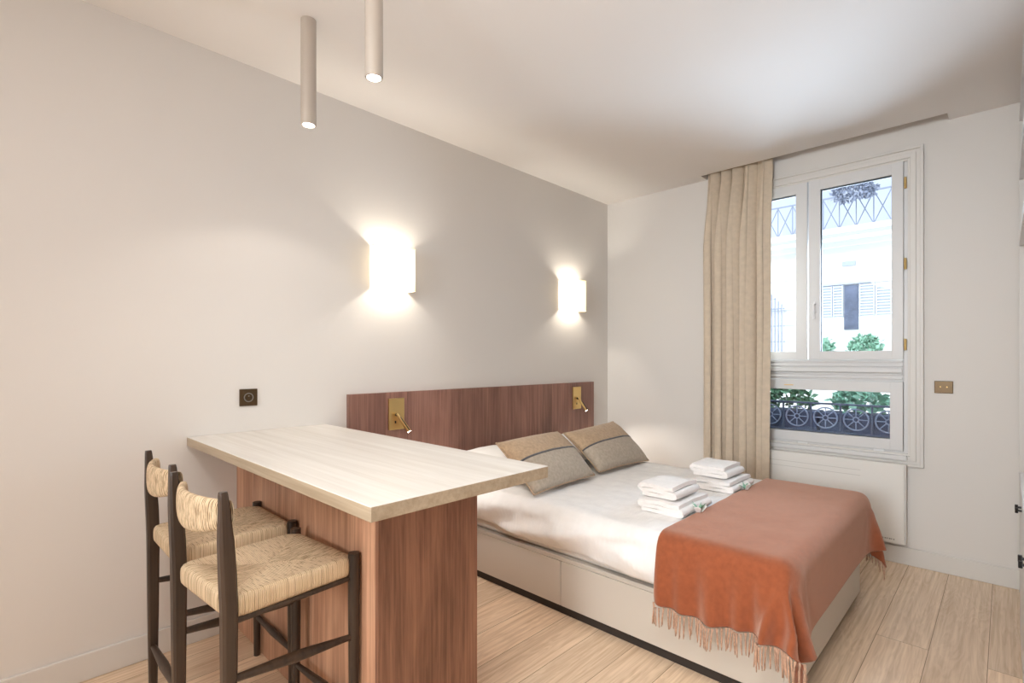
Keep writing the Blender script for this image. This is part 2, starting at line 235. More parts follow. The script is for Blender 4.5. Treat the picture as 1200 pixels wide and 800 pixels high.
    4457, 0, 0, 0, 0, 0, 0, 0, 0, 0, 0, 0, 0, 0, 0, 0, 0, 0, 0, 0, 0, 0, 0, 0, 0, 0, 0, 0, 0, 0, 0, 0, -1, 0, 0, 0,
    4545, 0, 0, 0, 0, 0, 0, 0, 0, 0, 0, 0, 0, 0, 0, 0, 0, 0, 0, 0, 0, 0, 0, 0, 0, 0, 0, 0, 0, 0, 0, 0, 0, 0, -1, 0,
    4633, 0, 0, 0, 0, 0, 0, 0, 0, 0, 0, 0, 0, 0, 0, 0, 0, 0, 0, 0, 0, 0, 0, 0, 0, 0, 0, 0, 0, 0, 0, 0, 0, 0, 0, -1,
    4721, 0, 0, 0, 0, 0, 0, 0, 0, 0, 0, 0, 0, 0, 0, 0, 0, 0, 0, 0, 0, 0, 1, -1, 0, 0, 0, 0, 0, 0, 0, 0, 0, 0, 0, 0,
    4809, 0, 0, 0, 0, 1, -1, 0, 0, 0, 0, 1, -1, 0, 0, 0, 1, 0, -1, 0, 0, 1, 0, 0, 0, -1, 0, 0, 0, 0, 0, 0, 0, 0, 0, 0,
    4898, 0, 0, 0, 0, 0, 0, -1, 1, 0, 0, 0, 0, 0, 0, 0, -1, 1, 0, 0, 0, 0, 0, 0, 0, -1, 0, 0, 0, 0, 0, 0, 0, 0, 0, 0,
    4986, 0, 0, 0, 0, 0, 0, 0, 0, 0, 0, 0, 0, 0, 0, 0, 0, 0, 0, 0, 0, 0, 0, 0, 0, 0, 0, 0, 0, 0, -1, 0, 0, 0, 0, 0,
    5074, 0, 0, 0, 0, 0, 0, 0, 0, 0, 0, 0, 0, 0, 0, 0, 0, 0, 0, 0, 0, 0, 0, 0, 0, 0, 0, 0, 0, 0, 0, 0, 0, 0, 0, -1,
    5162, 0, 0, 0, 0, 0, 0, 0, 0, 0, 0, 0, 0, 0, 0, 0, 0, 0, 0, 0, 0, 0, 0, 0, 0, 0, 0, 0, 0, 0, 0, 0, 0, 0, 0, 0,
    5250, 0, 0, 0, 0, 0, 0, 0, 0, 0, 0, 0, 0, 0, 0, 0, 0, 0, 0, 0, 0, 0, 0, 0, 0, 0, 0, 0, 0, 0, 0, 0, 0, 0, 0, 0,
    5338, 0, 0, 0, 0, 0, 0, 0, 0, 0, 0, 0, 0, 0, 0, 0, 0, 0, 0, 0, 0, 0, 0, 0, 0, 0, 0, 0, 0, 0, 0, 0, 0, 0, 0, 0,
    5426, 0, 0, 0, 0, 0, 0, 0, 0, 0, 0, 0, 0, 0, 0, 0, 0, 0, 0, 0, 0, 0, 0, 0, 0, 0, 0, 0, 0, 0, 0, 0, 0, 0, 0, 0,
    5514, 0, 0, 0, 0, 0, 0, 0, 0, 0, 0, 0, 0, 0, 0, 0, 0, 0, 0, 0, 0, 0, 0, 0, 0, 0, 0, 0, 0, 0, 0, 0, 0, 0, 0, 0,
    5602, 0, 0, 0, 0, 0, 0, 0, 0, 0, 0, 0, 0, 0, 0, 0, 0, 0, 0, 0, 0, 0, 0, 0, 0, 0, 0, 0, 0, 0, 0, 0, 0, 0, 0, 1,
    5690, 0, 0, 0, 0, 0, 0, 0, 0, 0, 0, 0, 0, 0, 0, 0, 0, 0, 0, 0, 0, 0, 0, 0, 0, 0, 0, 0, 0, 0, 1, 0, 0, 0, 0, 0,
    5778, 0, 0, 0, 0, 0, 0, 0, 0, 0, 0, 0, 0, 0, 0, 0, 0, 0, 0, 0, 0, 1, -1, 0, 1, -1, 1, 0, 0, 0, 0, 0, 0, 0, 0, 0,
    5867, 0, 0, -1, 1, 0, 0, -1, 0, 1, 0, 0, 0, -1, 0, 1, 0, 0, 0, 0, 0, 0, 0, 0, 0, 0, 0, 0, 0, 0, 0, 0, 0, 0, 0, 0,
    5955, 0, 0, 0, 0, 0, 0, 0, 0, 0, 0, 0, 0, 0, 0, 0, 0, 0, 0, 0, 0, 0, 0, 0, 0, 0, 0, 0, 0, 0, 0, 0, 0, 0, 0, 0,
    6043, 0, 0, 0, 0, 0, 0, 0, 0, 0, 0, 0, 0, 0, 0, 0, 0, 0, 0, 0, 0, 0, 0, 0, 0, 0, 0, 0, 0, 0, 0, 0, 0, 0, 0, 0,
    6131, 0, 0, 0, 0, 0, 0, 0, 0, 0, 0, 0, 0, 0, 0, 0, 0, 0, 0, 0, 0, 0, 0, 0, 0, 0, 0, 0, 0, 0, 0, 0, 0, 0, 1, 0,
    6219, 0, 0, 0, 0, 0, 0, 0, 0, 0, 0, 0, 0, 0, 0, 0, 0, 0, 0, 0, 0, 0, 0, 0, 0, 0, 0, 0, 0, 0, 0, 0, 0, 1, 0, 0,
    6307, 0, 0, 0, 0, 0, 0, 0, 0, 0, 0, 0, 0, 0, 0, 0, 0, 0, 0, 0, 0, 0, 0, 0, -1, 1, 0, 0, 0, 0, 0, 0, 0, 0, 1, 0,
    6395, 0, 0, 0, 0, 0, 0, 0, 0, 0, 0, 0, 0, 0, 0, 0, 0, 0, 0, 1, -1, 0, 0, -1, 0, 0, 1, 0, 0, 0, 0, 0, 0, 0, 1, 0,
    6483, 0, 0, 0, 0, 0, 0, 0, 0, 0, 0, 0, 0, 0, 0, 0, 1, 0, 0, 0, 0, -1, 0, -1, -1, -1, 1, 0, 1, 0, 0, 0, 1, 0, 1, 0,
    6571, 0, 0, 0, 0, 0, 0, 0, 0, 0, 0, 0, 0, 0, 0, 1, 0, 0, -1, 1, 0, 0, -1, -3, -2, 0, 0, 1, 2, 0, 0, 1, 0, 0, 0, 0,
    6659, 0, 0, 0, 0, 0, 0, 0, 1, 0, 0, 0, 0, 0, 0, 0, 0, 0, 0, 1, 1, 0, -3, -4, -3, -2, -8, -3, 0, 4, -1, -2, -2, -2, -2, -2,
    6745, 0, 0, 0, 0, 0, 0, 0, 0, 0, 0, 0, 0, 0, 0, 0, 0, 0, 0, 1, 1, 2, -2, -10, -14, -16, 8, 0, -3, -4, -6, -6, -7, -7, -8, -6,
    6791, 0, 0, 0, 0, 0, 0, 0, 0, 0, 0, 0, 0, 1, 0, 2, -3, 4, -4, 9, -7, 10, -25, 27, -14, -12, -14, -19, -14, 0, -15, -7, 6, 2, 2, 1,
    6794, 0, 0, 0, 0, 0, 0, 0, 1, -1, 0, 0, 3, -2, 2, -3, 8, -8, 0, 3, 32, 2, -40, -6, 40, 11, -21, -17, -3, -10, -17, -21, -17, -11, -4, 0,
    6795, 0, 0, 0, -1, 1, 0, -1, 2, -1, -1, 1, 2, -2, 0, 1, 5, -7, 0, 18, 37, 7, -42, -31, 23, 44, 15, -11, -21, -26, -9, -7, -6, 0, -17, -21,
    6796, -1, 0, 0, 0, 0, 0, 0, 1, -1, 0, 0, 1, -1, 0, 4, 1, -6, 8, 29, 39, 9, -37, -42, -14, 41, 43, 22, -6, -19, -20, -29, -14, -3, -2, -4,
    6797, -1, 0, 0, -1, 0, 0, 0, 1, 0, -1, 1, 0, -1, 3, 1, -2, 0, 19, 35, 39, 11, -40, -43, -35, 20, 42, 43, 29, 0, -20, -23, -18, -26, -27, -13,
    6797, -1, 0, 0, 0, 0, 0, 0, 0, 0, 0, 0, 1, 0, 0, 1, 2, 5, 31, 39, 34, 11, -37, -44, -43, -12, 41, 40, 42, 31, 8, -22, -26, -19, -19, -22,
    6797, -1, 0, 0, 0, 0, 0, 0, 0, 0, 1, 0, 0, 1, 0, 1, 3, 10, 34, 40, 33, 10, -35, -44, -44, -27, 33, 40, 44, 38, 27, -12, -26, -23, -19, -21,
    547, 0, 0, 0, 0, 0, 0, 0, 0, 0, 0, 1, 0, 0, 0, 1, 0, 1, 1, 6, 11, 3, -9, -12, 4, 6, 23, 16, -23, -19, -44, -43, -43, -41, -41, -41,
    635, 0, 0, 0, 0, 0, 0, 0, 0, 0, 0, 1, 0, 0, 1, 0, 0, 1, 1, 3, 11, 3, -10, -11, -5, 4, -1, -23, -22, -35, -39, -19, -44, -40, -35, -35,
    723, 0, 0, 0, 0, 0, 0, 0, 0, 0, 0, 1, 0, 0, 0, 1, 0, 1, 0, 2, 10, 3, -12, -8, -7, -8, -8, -29, -37, -38, -40, -38, -26, -36, -33, -36,
    811, 0, 0, 0, 0, 0, 0, 1, 0, 0, 0, 0, 0, 0, 0, 1, 1, 0, 0, 1, 3, 8, -12, -7, -8, -13, -31, -38, -39, -39, -39, -38, -29, -31, -40, -40,
    899, 0, 0, 0, 1, 0, 0, 0, 0, 0, 0, 0, 0, 0, 0, 1, 1, 0, 0, -2, 3, 6, -9, -7, -18, -34, -39, -39, -38, -38, -37, -30, -42, -40, -41, -40,
    988, 0, 0, 0, 0, 0, 0, 0, 0, 0, 0, 0, 0, 0, 1, 0, -1, 2, -2, -2, 0, -3, 0, -17, -41, -38, -38, -38, -38, -38, -38, -40, -40, -39, -41, -42,
    1071, 0, 0, 0, 0, 0, 0, 0, 0, 1, 0, 0, 0, 0, 0, 0, 0, 0, 0, -1, -1, -1, -22, -39, -41, -32, -38, -41, -42, -44, -45, -41, -43, -43, -45, -46,
    1113, 1, 0, 0, 0, 0, 0, 0, 0, -1, 0, 0, 0, 1, 0, 0, -1, 0, -1, 1, 2, -6, -25, -39, -40, -45, -45, -46, -45, -46, -46, -40, -41, -44, -46, -45,
    1112, -2, -2, 4, 0, 0, -5, 5, 0, -1, 2, 0, -1, -1, 0, 0, 1, 2, -5, 4, 1, -4, -21, -38, -37, -46, -45, -46, -46, -45, -46, -46, -45, -46, -45, -43,
    1111, 0, 0, 0, 0, 0, 0, 0, 0, 1, 0, 0, 0, 0, 0, 1, -1, 0, 0, 0, 1, -3, -20, -34, -44, -46, -45, -46, -45, -46, -45, -45, -46, -45, -45, -46,
    1113, 0, 1, 0, 0, -1, 0, -1, 1, 0, 0, 0, 0, 0, 0, 0, 0, 0, -2, 0, 2, -2, -21, -36, -42, -46, -45, -46, -46, -45, -46, -46, -45, -46, -46, -45,
    1111, 1, 0, 2, 0, 0, -1, -1, 0, 1, 0, 0, 0, 0, 0, -1, -1, 0, 0, 0, 2, -2, -21, -36, -43, -46, -46, -45, -46, -45, -46, -46, -45, -46, -45, -46,
    1111, -1, 0, 2, 1, 1, -1, -1, 0, 1, 0, 0, -1, 0, 0, 1, 0, 0, 0, -1, 2, -3, -21, -36, -44, -46, -45, -46, -46, -46, -45, -46, -46, -45, -46, -45,
    1113, 0, 0, 1, 0, 0, 0, 0, 0, -1, 0, 0, 0, 0, 1, 0, 0, 0, 0, 0, 1, -5, -21, -36, -44, -46, -46, -45, -46, -46, -46, -45, -46, -46, -45, -46,
    1114, 0, 0, 0, 0, 0, 0, 0, 0, -1, -1, 0, 0, 1, 1, 0, 0, 0, 0, -1, 1, -4, -22, -36, -44, -46, -46, -45, -46, -46, -46, -45, -46, -46, -45, -46,
    1114, -2, -2, 2, -1, 1, -1, 0, 0, 0, 0, 0, 0, 0, 0, 0, 0, 0, 0, 0, 2, -3, -23, -36, -44, -46, -46, -45, -46, -46, -46, -45, -46, -46, -45, -46,
    1114, -3, -3, 3, 0, 1, -4, 4, -1, 0, 0, 0, -2, 3, -1, 0, 0, 0, -1, 3, 0, -3, -23, -36, -44, -47, -45, -46, -46, -45, -46, -46, -46, -45, -46, -46,
    1112, 0, -1, 1, 1, 0, -1, 0, 0, 1, 0, 0, -1, 0, 0, -1, 0, 0, 2, 0, 1, -4, -23, -36, -45, -46, -46, -45, -46, -46, -46, -45, -46, -46, -45, -46,
    1110, 1, 1, 0, 0, 1, 0, 0, 0, 0, 0, 0, 0, 0, 0, 0, -1, 0, 0, 1, 1, -4, -23, -36, -45, -46, -46, -45, -46, -46, -45, -46, -46, -46, -45, -46,
    1112, 1, 0, -2, 0, 0, 1, 1, 0, 0, -1, 0, 0, 1, 0, 0, 0, -1, 0, 1, 1, -4, -23, -36, -44, -46, -46, -46, -46, -45, -46, -46, -45, -46, -46, -46,
    1116, 0, 0, -2, -2, -1, -1, 1, 0, 0, 0, 0, 1, 1, 0, 0, 0, -1, 0, 0, 1, -3, -22, -36, -44, -47, -45, -46, -46, -46, -45, -46, -46, -45, -46, -46,
    1117, 0, -1, -2, -2, -1, 0, 0, 0, 0, 0, 1, 1, 0, 0, 0, 0, 0, -2, 1, 2, -4, -22, -35, -44, -47, -45, -46, -46, -46, -45, -46, -46, -46, -45, -46,
    1113, 1, 0, -2, -1, 0, 0, 1, 0, 0, 0, 0, 0, 0, 0, 1, 0, 0, -2, 1, 2, -4, -21, -36, -44, -46, -45, -46, -46, -46, -45, -46, -46, -46, -45, -46,
    1112, 1, -1, -1, 0, 0, 0, 0, 1, -1, 1, 0, 0, -1, 0, 1, 1, 0, -1, 0, 2, -4, -20, -36, -43, -47, -45, -46, -46, -46, -45, -46, -46, -46, -45, -46,
    1115, 1, -2, -3, 0, 0, -1, 1, 0, 1, 0, 0, 2, -2, -1, 0, 0, 1, 0, 1, 0, -3, -19, -36, -44, -46, -46, -45, -46, -46, -46, -45, -46, -46, -45, -46,
    1116, 1, -1, -2, -2, 0, -1, 1, 0, 0, 0, 0, -1, 0, 0, 0, 0, 1, 0, 0, 2, -4, -19, -35, -44, -46, -46, -46, -45, -46, -46, -45, -46, -46, -46, -45,
    1116, 1, 0, -3, -1, -2, 0, 0, 0, 0, 0, 0, 0, 0, 0, 0, 0, 1, 1, 0, 1, -4, -18, -36, -43, -46, -46, -46, -46, -46, -45, -46, -46, -45, -46, -46,
    1114, 1, -1, -2, -1, 0, 0, 0, 1, 0, 0, -1, 0, 0, 0, 0, 0, 0, 1, 1, 1, -4, -18, -36, -43, -46, -46, -46, -46, -45, -46, -46, -46, -45, -46, -46,
    1112, 0, 0, -1, 0, 0, 0, 1, 0, 0, 0, 0, -1, 0, 0, 0, 0, 0, 0, 2, 0, -3, -18, -36, -43, -46, -46, -46, -46, -45, -46, -46, -46, -45, -46, -46,
    1111, 0, 0, 0, 0, 0, 1, 0, 0, 0, 0, 0, -1, 0, 0, 0, 0, 0, 1, 2, 1, -4, -20, -35, -44, -46, -45, -46, -46, -46, -45, -46, -46, -46, -45, -46,
    1110, -1, 1, 1, 0, 0, 0, 0, 0, 0, 1, 0, 0, 0, 0, 0, -1, 1, 1, 1, 1, -4, -20, -35, -44, -46, -46, -46, -45, -46, -46, -46, -45, -46, -46, -45,
    1109, 0, 0, 3, 0, 0, 0, -1, 0, 0, 0, 0, 0, 0, 1, 1, 0, 0, 1, 0, 0, -3, -20, -36, -44, -46, -45, -46, -46, -46, -45, -46, -46, -45, -46, -46,
    1110, 1, 1, 0, -1, 1, -3, 5, -2, 1, 1, -1, -1, 0, 0, 1, 0, 0, -1, 0, 2, -3, -21, -35, -44, -46, -46, -46, -45, -46, -46, -45, -46, -46, -45, -46,
    1111, 1, 1, 0, 0, 0, 0, 1, 0, 0, 0, 0, 0, 0, 0, -2, -1, 0, 0, 0, 3, -3, -21, -35, -44, -46, -46, -45, -46, -46, -46, -45, -46, -46, -45, -46,
    1110, 0, 1, 1, 1, 0, 1, 0, 0, 0, 0, 0, -1, 0, -1, -1, 0, 0, 0, 2, 1, -3, -21, -35, -43, -46, -46, -46, -45, -46, -46, -45, -46, -46, -45, -46,
    1110, 0, 0, 1, 1, 0, -1, 0, 0, 0, 1, 0, 1, 0, -1, -1, 0, 0, 2, 1, 1, -4, -20, -36, -41, -46, -46, -46, -45, -46, -45, -46, -46, -45, -46, -46,
    1109, 0, 0, 2, 0, 1, -4, 4, -1, 0, 1, 2, 1, -1, 0, -1, -1, 1, 1, 0, 1, -4, -20, -35, -39, -46, -46, -45, -46, -46, -45, -46, -45, -46, -45, -46,
    1112, 0, 0, 0, 1, 0, -1, 1, 0, 0, 0, 1, 0, 0, 0, 0, 0, 1, 1, -1, 3, -6, -21, -36, -44, -44, -36, -46, -45, -46, -45, -45, -45, -45, -46, -45,
    1095, 0, 0, 0, 0, 0, 0, 0, 0, 0, 0, 0, 0, 0, 0, 0, 0, 0, -1, 0, -1, -4, -14, -36, -44, -41, -38, -40, -41, -41, -42, -43, -43, -43, -44, -44,
    1021, 1, -1, 0, 0, 0, 1, 0, 0, 0, 0, 0, 0, 0, 0, 1, -1, 1, -1, 2, -6, 1, -15, -14, -28, -42, -41, -41, -41, -41, -40, -41, -42, -41, -41, -42,
    933, 0, 0, 0, 0, 0, 0, 0, 0, 0, 0, 1, 0, 0, 0, 0, 1, 0, 0, 1, 4, -4, -15, -14, -12, -22, -32, -40, -41, -42, -41, -40, -41, -41, -42, -41,
    845, 0, 0, 0, 0, 0, 0, 0, 0, 0, 0, 0, 1, 0, 0, 0, 0, 1, 0, 2, 6, -4, -14, -14, -10, -14, -21, -29, -32, -37, -41, -41, -41, -40, -41, -41,
    757, 0, 0, 0, 0, 0, 0, 0, 0, 0, 0, 0, 0, 1, 0, 0, 0, 1, 0, 4, 6, -2, -13, -15, -11, -12, -14, -20, -27, -32, -31, -35, -39, -41, -41, -41,
    668, 0, 1, 0, 0, 0, 0, 0, 0, 0, 0, 0, 0, 1, 0, 0, 0, 0, 2, 5, 6, -2, -11, -12, -13, -14, -12, -14, -19, -26, -32, -32, -31, -33, -37, -39,
    580, 0, 0, 0, 1, 0, 0, 0, 0, 0, 0, 0, 0, 0, 1, 0, 0, 1, 3, 7, 5, -2, -11, -13, -11, -14, -13, -12, -15, -17, -26, -32, -32, -31, -32, -32,
    536, 0, 0, 0, 0, 1, 0, 0, 0, 0, 0, 0, 0, 0, 1, 0, 0, 1, 5, 7, 4, -3, -10, -12, -12, -12, -15, -11, -14, -16, -19, -30, -33, -32, -32, -31,
]
# ------------------------------------------------------------------ mesh helpers (all coordinates are metres in the room)
def BM(): return bmesh.new()
def box(bm, x0, x1, y0, y1, z0, z1, bev=0, seg=2):
    r = bmesh.ops.create_cube(bm, size=1); vs = r['verts']
    for v in vs: v.co = Vector(((x0+x1)/2+v.co.x*(x1-x0), (y0+y1)/2+v.co.y*(y1-y0), (z0+z1)/2+v.co.z*(z1-z0)))
    if bev:
        es = list({e for v in vs for e in v.link_edges})
        bmesh.ops.bevel(bm, geom=es, offset=bev, segments=seg, affect='EDGES', profile=.5)
    return bm
def tube(bm, pts, rad, n=10, cap=True):
    """round bar through pts; rad may be a list"""
    pts = [Vector(p) for p in pts]; rings = []
    rs = rad if isinstance(rad, (list, tuple)) else [rad]*len(pts)
    ref = None
    for i, p in enumerate(pts):
        t = (pts[min(i+1, len(pts)-1)]-pts[max(i-1, 0)]).normalized()
        if ref is None: ref = Vector((0, 0, 1)) if abs(t.z) < .9 else Vector((1, 0, 0))
        a = t.cross(ref).normalized(); b = t.cross(a).normalized(); ref = a.cross(t).normalized()
        rings.append([bm.verts.new(p+rs[i]*(math.cos(2*PI*k/n)*a+math.sin(2*PI*k/n)*b)) for k in range(n)])
    for i in range(len(rings)-1):
        for k in range(n): bm.faces.new((rings[i][k], rings[i][(k+1) % n], rings[i+1][(k+1) % n], rings[i+1][k]))
    if cap: bm.faces.new(rings[0][::-1]); bm.faces.new(rings[-1])
    return bm
def lathe(bm, prof, c, n=32):
    """prof: (r, z) pairs, closed ends at r=0"""
    rings = []
    for r, z in prof:
        if r < 1e-6: rings.append([bm.verts.new((c[0], c[1], c[2]+z))])
        else: rings.append([bm.verts.new((c[0]+r*math.cos(2*PI*k/n), c[1]+r*math.sin(2*PI*k/n), c[2]+z)) for k in range(n)])
    for a, b in zip(rings, rings[1:]):
        for k in range(n):
            q = [a[k % len(a)], a[(k+1) % n % len(a)], b[(k+1) % n % len(b)], b[k % len(b)]]
            u = []
            for v in q:
                if v not in u: u.append(v)
            if len(u) > 2: bm.faces.new(u)
    return bm
def torus(bm, c, R, r, n=28, m=6, plane='xz'):
    pts = []
    for k in range(n+1):
        a = 2*PI*k/n
        pts.append(Vector(c)+Vector((R*math.cos(a), 0, R*math.sin(a))))
    return tube(bm, pts, r, m, cap=False)
def grid(bm, f, nu, nv, closed_u=False):
    vs = [[bm.verts.new(f(i/(nu-1), j/(nv-1))) for i in range(nu)] for j in range(nv)]
    for j in range(nv-1):
        for i in range(nu-1): bm.faces.new((vs[j][i], vs[j][i+1], vs[j+1][i+1], vs[j+1][i]))
    return vs
def worldloc(o):
    v = Vector(o.location)
    while o.parent: o = o.parent; v += Vector(o.location)
    return v
def thing(name, label, cat, loc, group=None):
    o = bpy.data.objects.new(name, None); COL.objects.link(o); o.location = loc; o.empty_display_size = .05
    o['label'] = label; o['category'] = cat
    if group: o['group'] = group
    return o
def structure_root(name, loc):
    o = bpy.data.objects.new(name, None); COL.objects.link(o); o.location = loc; o['kind'] = 'structure'; return o
def obj(name, bm, mat, parent=None, smooth=False, label=None, origin=None, solid=0, angle=None):
    bmesh.ops.recalc_face_normals(bm, faces=bm.faces[:])
    me = bpy.data.meshes.new(name); 
    if parent is not None: org = worldloc(parent)
    elif origin is not None: org = Vector(origin)
    else:
        xs = [v.co.x for v in bm.verts]; ys = [v.co.y for v in bm.verts]; zs = [v.co.z for v in bm.verts]
        org = Vector(((min(xs)+max(xs))/2, (min(ys)+max(ys))/2, min(zs)))
    bmesh.ops.translate(bm, verts=bm.verts[:], vec=-org)
    bm.to_mesh(me); bm.free()
    for m in (mat if isinstance(mat, (list, tuple)) else [mat]): me.materials.append(m)
    if smooth:
        for p in me.polygons: p.use_smooth = True
        if angle: me.set_sharp_from_angle(angle=math.radians(angle))
    o = bpy.data.objects.new(name, me); COL.objects.link(o)
    if parent is not None: o.parent = parent
    else: o.location = org
    if label: o['label'] = label
    if solid:
        s = o.modifiers.new('thickness', 'SOLIDIFY'); s.thickness = solid; s.offset = -1
    return o
def tag(o, label, cat, group=None, kind=None):
    o['label'] = label; o['category'] = cat
    if group: o['group'] = group
    if kind: o['kind'] = kind
    return o
def struct(name, bm, mat, **k):
    o = obj(name, bm, mat, origin=(0, 0, 0), **k); o['kind'] = 'structure'; return o
def light(name, kind, loc, energy, color, parent=None, rot=None, **k):
    l = bpy.data.lights.new(name, kind); l.energy = energy; l.color = color
    for a, v in k.items(): setattr(l, a, v)
    o = bpy.data.objects.new(name, l); COL.objects.link(o)
    if parent is not None: o.parent = parent; o.location = Vector(loc)-worldloc(parent)
    else: o.location = loc
    if rot is not None: o.rotation_euler = rot
    return o
def aim(d):   # euler so that -Z points along d
    return Vector(d).to_track_quat('-Z', 'Y').to_euler()
def copy_tree(o, parent=None):
    c = o.copy(); COL.objects.link(c)
    if parent is not None: c.parent = parent
    for ch in list(o.children): copy_tree(ch, c)
    return c

# ------------------------------------------------------------------ palette
SHADE_E = .45
M_wall = simple('wall_paint', (.72, .69, .655), .75, bump=.05, bscale=350)
M_ceil = simple('ceiling_paint', (.87, .845, .82), .8)
M_trim = simple('trim_paint', (.68, .655, .62), .45)
M_frame = simple('window_paint', (.66, .655, .65), .4)
M_floor = floor_mat()
M_walnut = wood('walnut_veneer_headboard', (.155, .070, .050), (.34, .175, .13), 'Z', 1, .4, board=.118, board_axis='Y', tone=.16)
M_ped = wood('walnut_veneer_bar', (.32, .15, .085), (.66, .38, .24), 'Z', 1, .42, board=.16, board_axis='X', tone=.10)
M_pede = wood('walnut_veneer_end', (.15, .062, .034), (.36, .17, .10), 'Z', 1.5, .4, board=.3, board_axis='Y', tone=.10, bump=.3)
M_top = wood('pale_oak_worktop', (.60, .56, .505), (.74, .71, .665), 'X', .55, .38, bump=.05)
M_topedge = wood('shaded_oak_edge', (.33, .25, .165), (.48, .38, .27), 'X', 1, .5, bump=.2)  # yellower wood edge, with shade painted into its darker tan
M_dark = wood('dark_stained_beech', (.018, .010, .006), (.062, .036, .022), 'Z', 1, .38, bump=.2)
M_rseat = rush_mat('woven_rush_seat', 'seat'); M_rback = rush_mat('woven_rush_back', 'back')
M_brass = simple('brushed_brass', (.78, .56, .24), .32, 1)
M_darkbr = simple('bronze_plate', (.10, .062, .03), .35, .7)
M_black = simple('black_metal', (.012, .012, .012), .4, .3)
M_taupe = simple('taupe_lacquer', (.46, .40, .34), .5)
M_bed = simple('cream_lacquer', (.60, .55, .485), .4)
M_plinth = simple('dark_plinth', (.03, .022, .018), .6)
M_linen = fabric('white_linen', (.90, .885, .87), .03, 700, stripes=('X', .022, 1.2), bump=.3)
M_matt = fabric('white_ticking', (.80, .78, .75), .03, 500, bump=.1)
M_pcase = fabric('white_pillowcase', (.88, .86, .83), .02, 600, bump=.1)
M_cush_t = fabric('tan_linen', (.46, .33, .215), .14, 500, bump=.5, vscale=60)
M_cush_b = fabric('greige_linen', (.44, .375, .30), .12, 500, bump=.5, vscale=60)
M_band = fabric('charcoal_braid', (.11, .105, .11), .3, 400, bump=.6, vscale=150)
M_throw = fabric('terracotta_wool', (.31, .085, .034), .12, sheen=.6, bump=.9, vscale=45, weave=420, tint=(1, .76, .62))
M_tassel = fabric('terracotta_yarn', (.52, .32, .22), .25, 900, bump=.4, vscale=90)
M_towel = fabric('white_terry', (.87, .84, .82), .03, 420, bump=.9, sheen=.4, vscale=40)
M_curt = fabric('sand_linen_curtain', (.60, .50, .385), .06, 500, bump=.2, vscale=30)
M_glass = glass_mat(); M_shade = shade_mat()
M_leaf = simple('leaf_green', (.13, .25, .14), .5, var=.4, vscale=30)
M_leafl = simple('pale_leaf', (.27, .48, .35), .5, var=.3, vscale=30)
M_white = simple('white_lacquer', (.78, .78, .79), .35)
M_rad = simple('radiator_enamel', (.78, .76, .72), .35)
M_lens = emit('lamp_lens', (1, .95, .88), 22); M_lens2 = emit('reading_lens', (1, .96, .9), 30)

H = 2.714; YB = 4.026
# ------------------------------------------------------------------ room shell
struct('floor', box(BM(), -.2, 3.2, -4.6, 4.38, -.12, 0), M_floor)
bm = BM(); box(bm, -.2, 3.2, -4.6, 3.908, H, 2.90); box(bm, -.2, .935, 3.908, 4.03, H, 2.90); box(bm, 2.40, 3.2, 3.908, 4.03, H, 2.90); box(bm, .935, 2.40, 3.908, 4.03, 2.86, 2.90)
struct('ceiling', bm, M_ceil)
struct('wall_left', box(BM(), -.2, 0, -4.6, YB, 0, 2.9), M_wall)
struct('wall_right', box(BM(), 3.08, 3.2, -4.6, YB, 0, 2.9), M_wall)
struct('wall_rear', box(BM(), 0, 3.08, -4.6, -4.48, 0, H), M_wall)
OX0, OX1, OZ0, OZ1 = 1.095, 2.209, .655, 2.552
bm = BM()
box(bm, -.2, OX0, YB, 4.36, 0, 2.9); box(bm, OX1, 3.2, YB, 4.36, 0, 2.9); box(bm, OX0, OX1, YB, 4.36, 0, OZ0); box(bm, OX0, OX1, YB, 4.36, OZ1, 2.9)
struct('wall_back', bm, M_wall)
def skirting(name, x0, x1, y0, y1):
    bm = box(BM(), x0, x1, y0, y1, 0, .108, .004, 2); struct(name, bm, M_trim)
skirting('baseboard_left', 0, .015, -4.48, .842)
skirting('baseboard_left_2', 0, .015, 1.252, 1.41)
skirting('baseboard_back', .0, 2.70, YB-.015, YB)

# ------------------------------------------------------------------ window_1
W = structure_root('window_1', (1.652, YB, .62))
def ring(bm, x0, x1, z0, z1, y0, y1, wl, wr=None, wb=None, wt=None, bev=.003):
    wr = wl if wr is None else wr; wb = wl if wb is None else wb; wt = wl if wt is None else wt
    box(bm, x0, x0+wl, y0, y1, z0, z1, bev); box(bm, x1-wr, x1, y0, y1, z0, z1, bev)
    box(bm, x0+wl-.002, x1-wr+.002, y0+.0004, y1, z0, z0+wb, bev); box(bm, x0+wl-.002, x1-wr+.002, y0+.0004, y1, z1-wt, z1, bev)
bm = BM()
for (e, w, d) in ((0, .018, .030), (.016, .022, .018), (.036, .030, .024), (.064, .014, .014)):     # stepped moulding of the architrave
    ring(bm, 1.020+e, 2.284-e, .615+e, 2.60-e, YB-d, YB-.0002, w)
obj('architrave', bm, M_trim, W)
bm = BM(); ring(bm, OX0, OX1, OZ0, OZ1, YB+.002, YB+.10, .025, wb=.05, wt=.027)
obj('window_frame', bm, M_frame, W)
bm = BM(); box(bm, OX0+.025, OX1-.025, YB+.005, YB+.10, 1.142, 1.280, .003)
for z in (1.155, 1.180, 1.235, 1.262): box(bm, OX0+.03, OX1-.03, YB-.006, YB+.01, z, z+.012, .003)
box(bm, OX0+.03, OX1-.03, YB-.012, YB+.01, 1.195, 1.228, .005)
obj('transom', bm, M_frame, W)
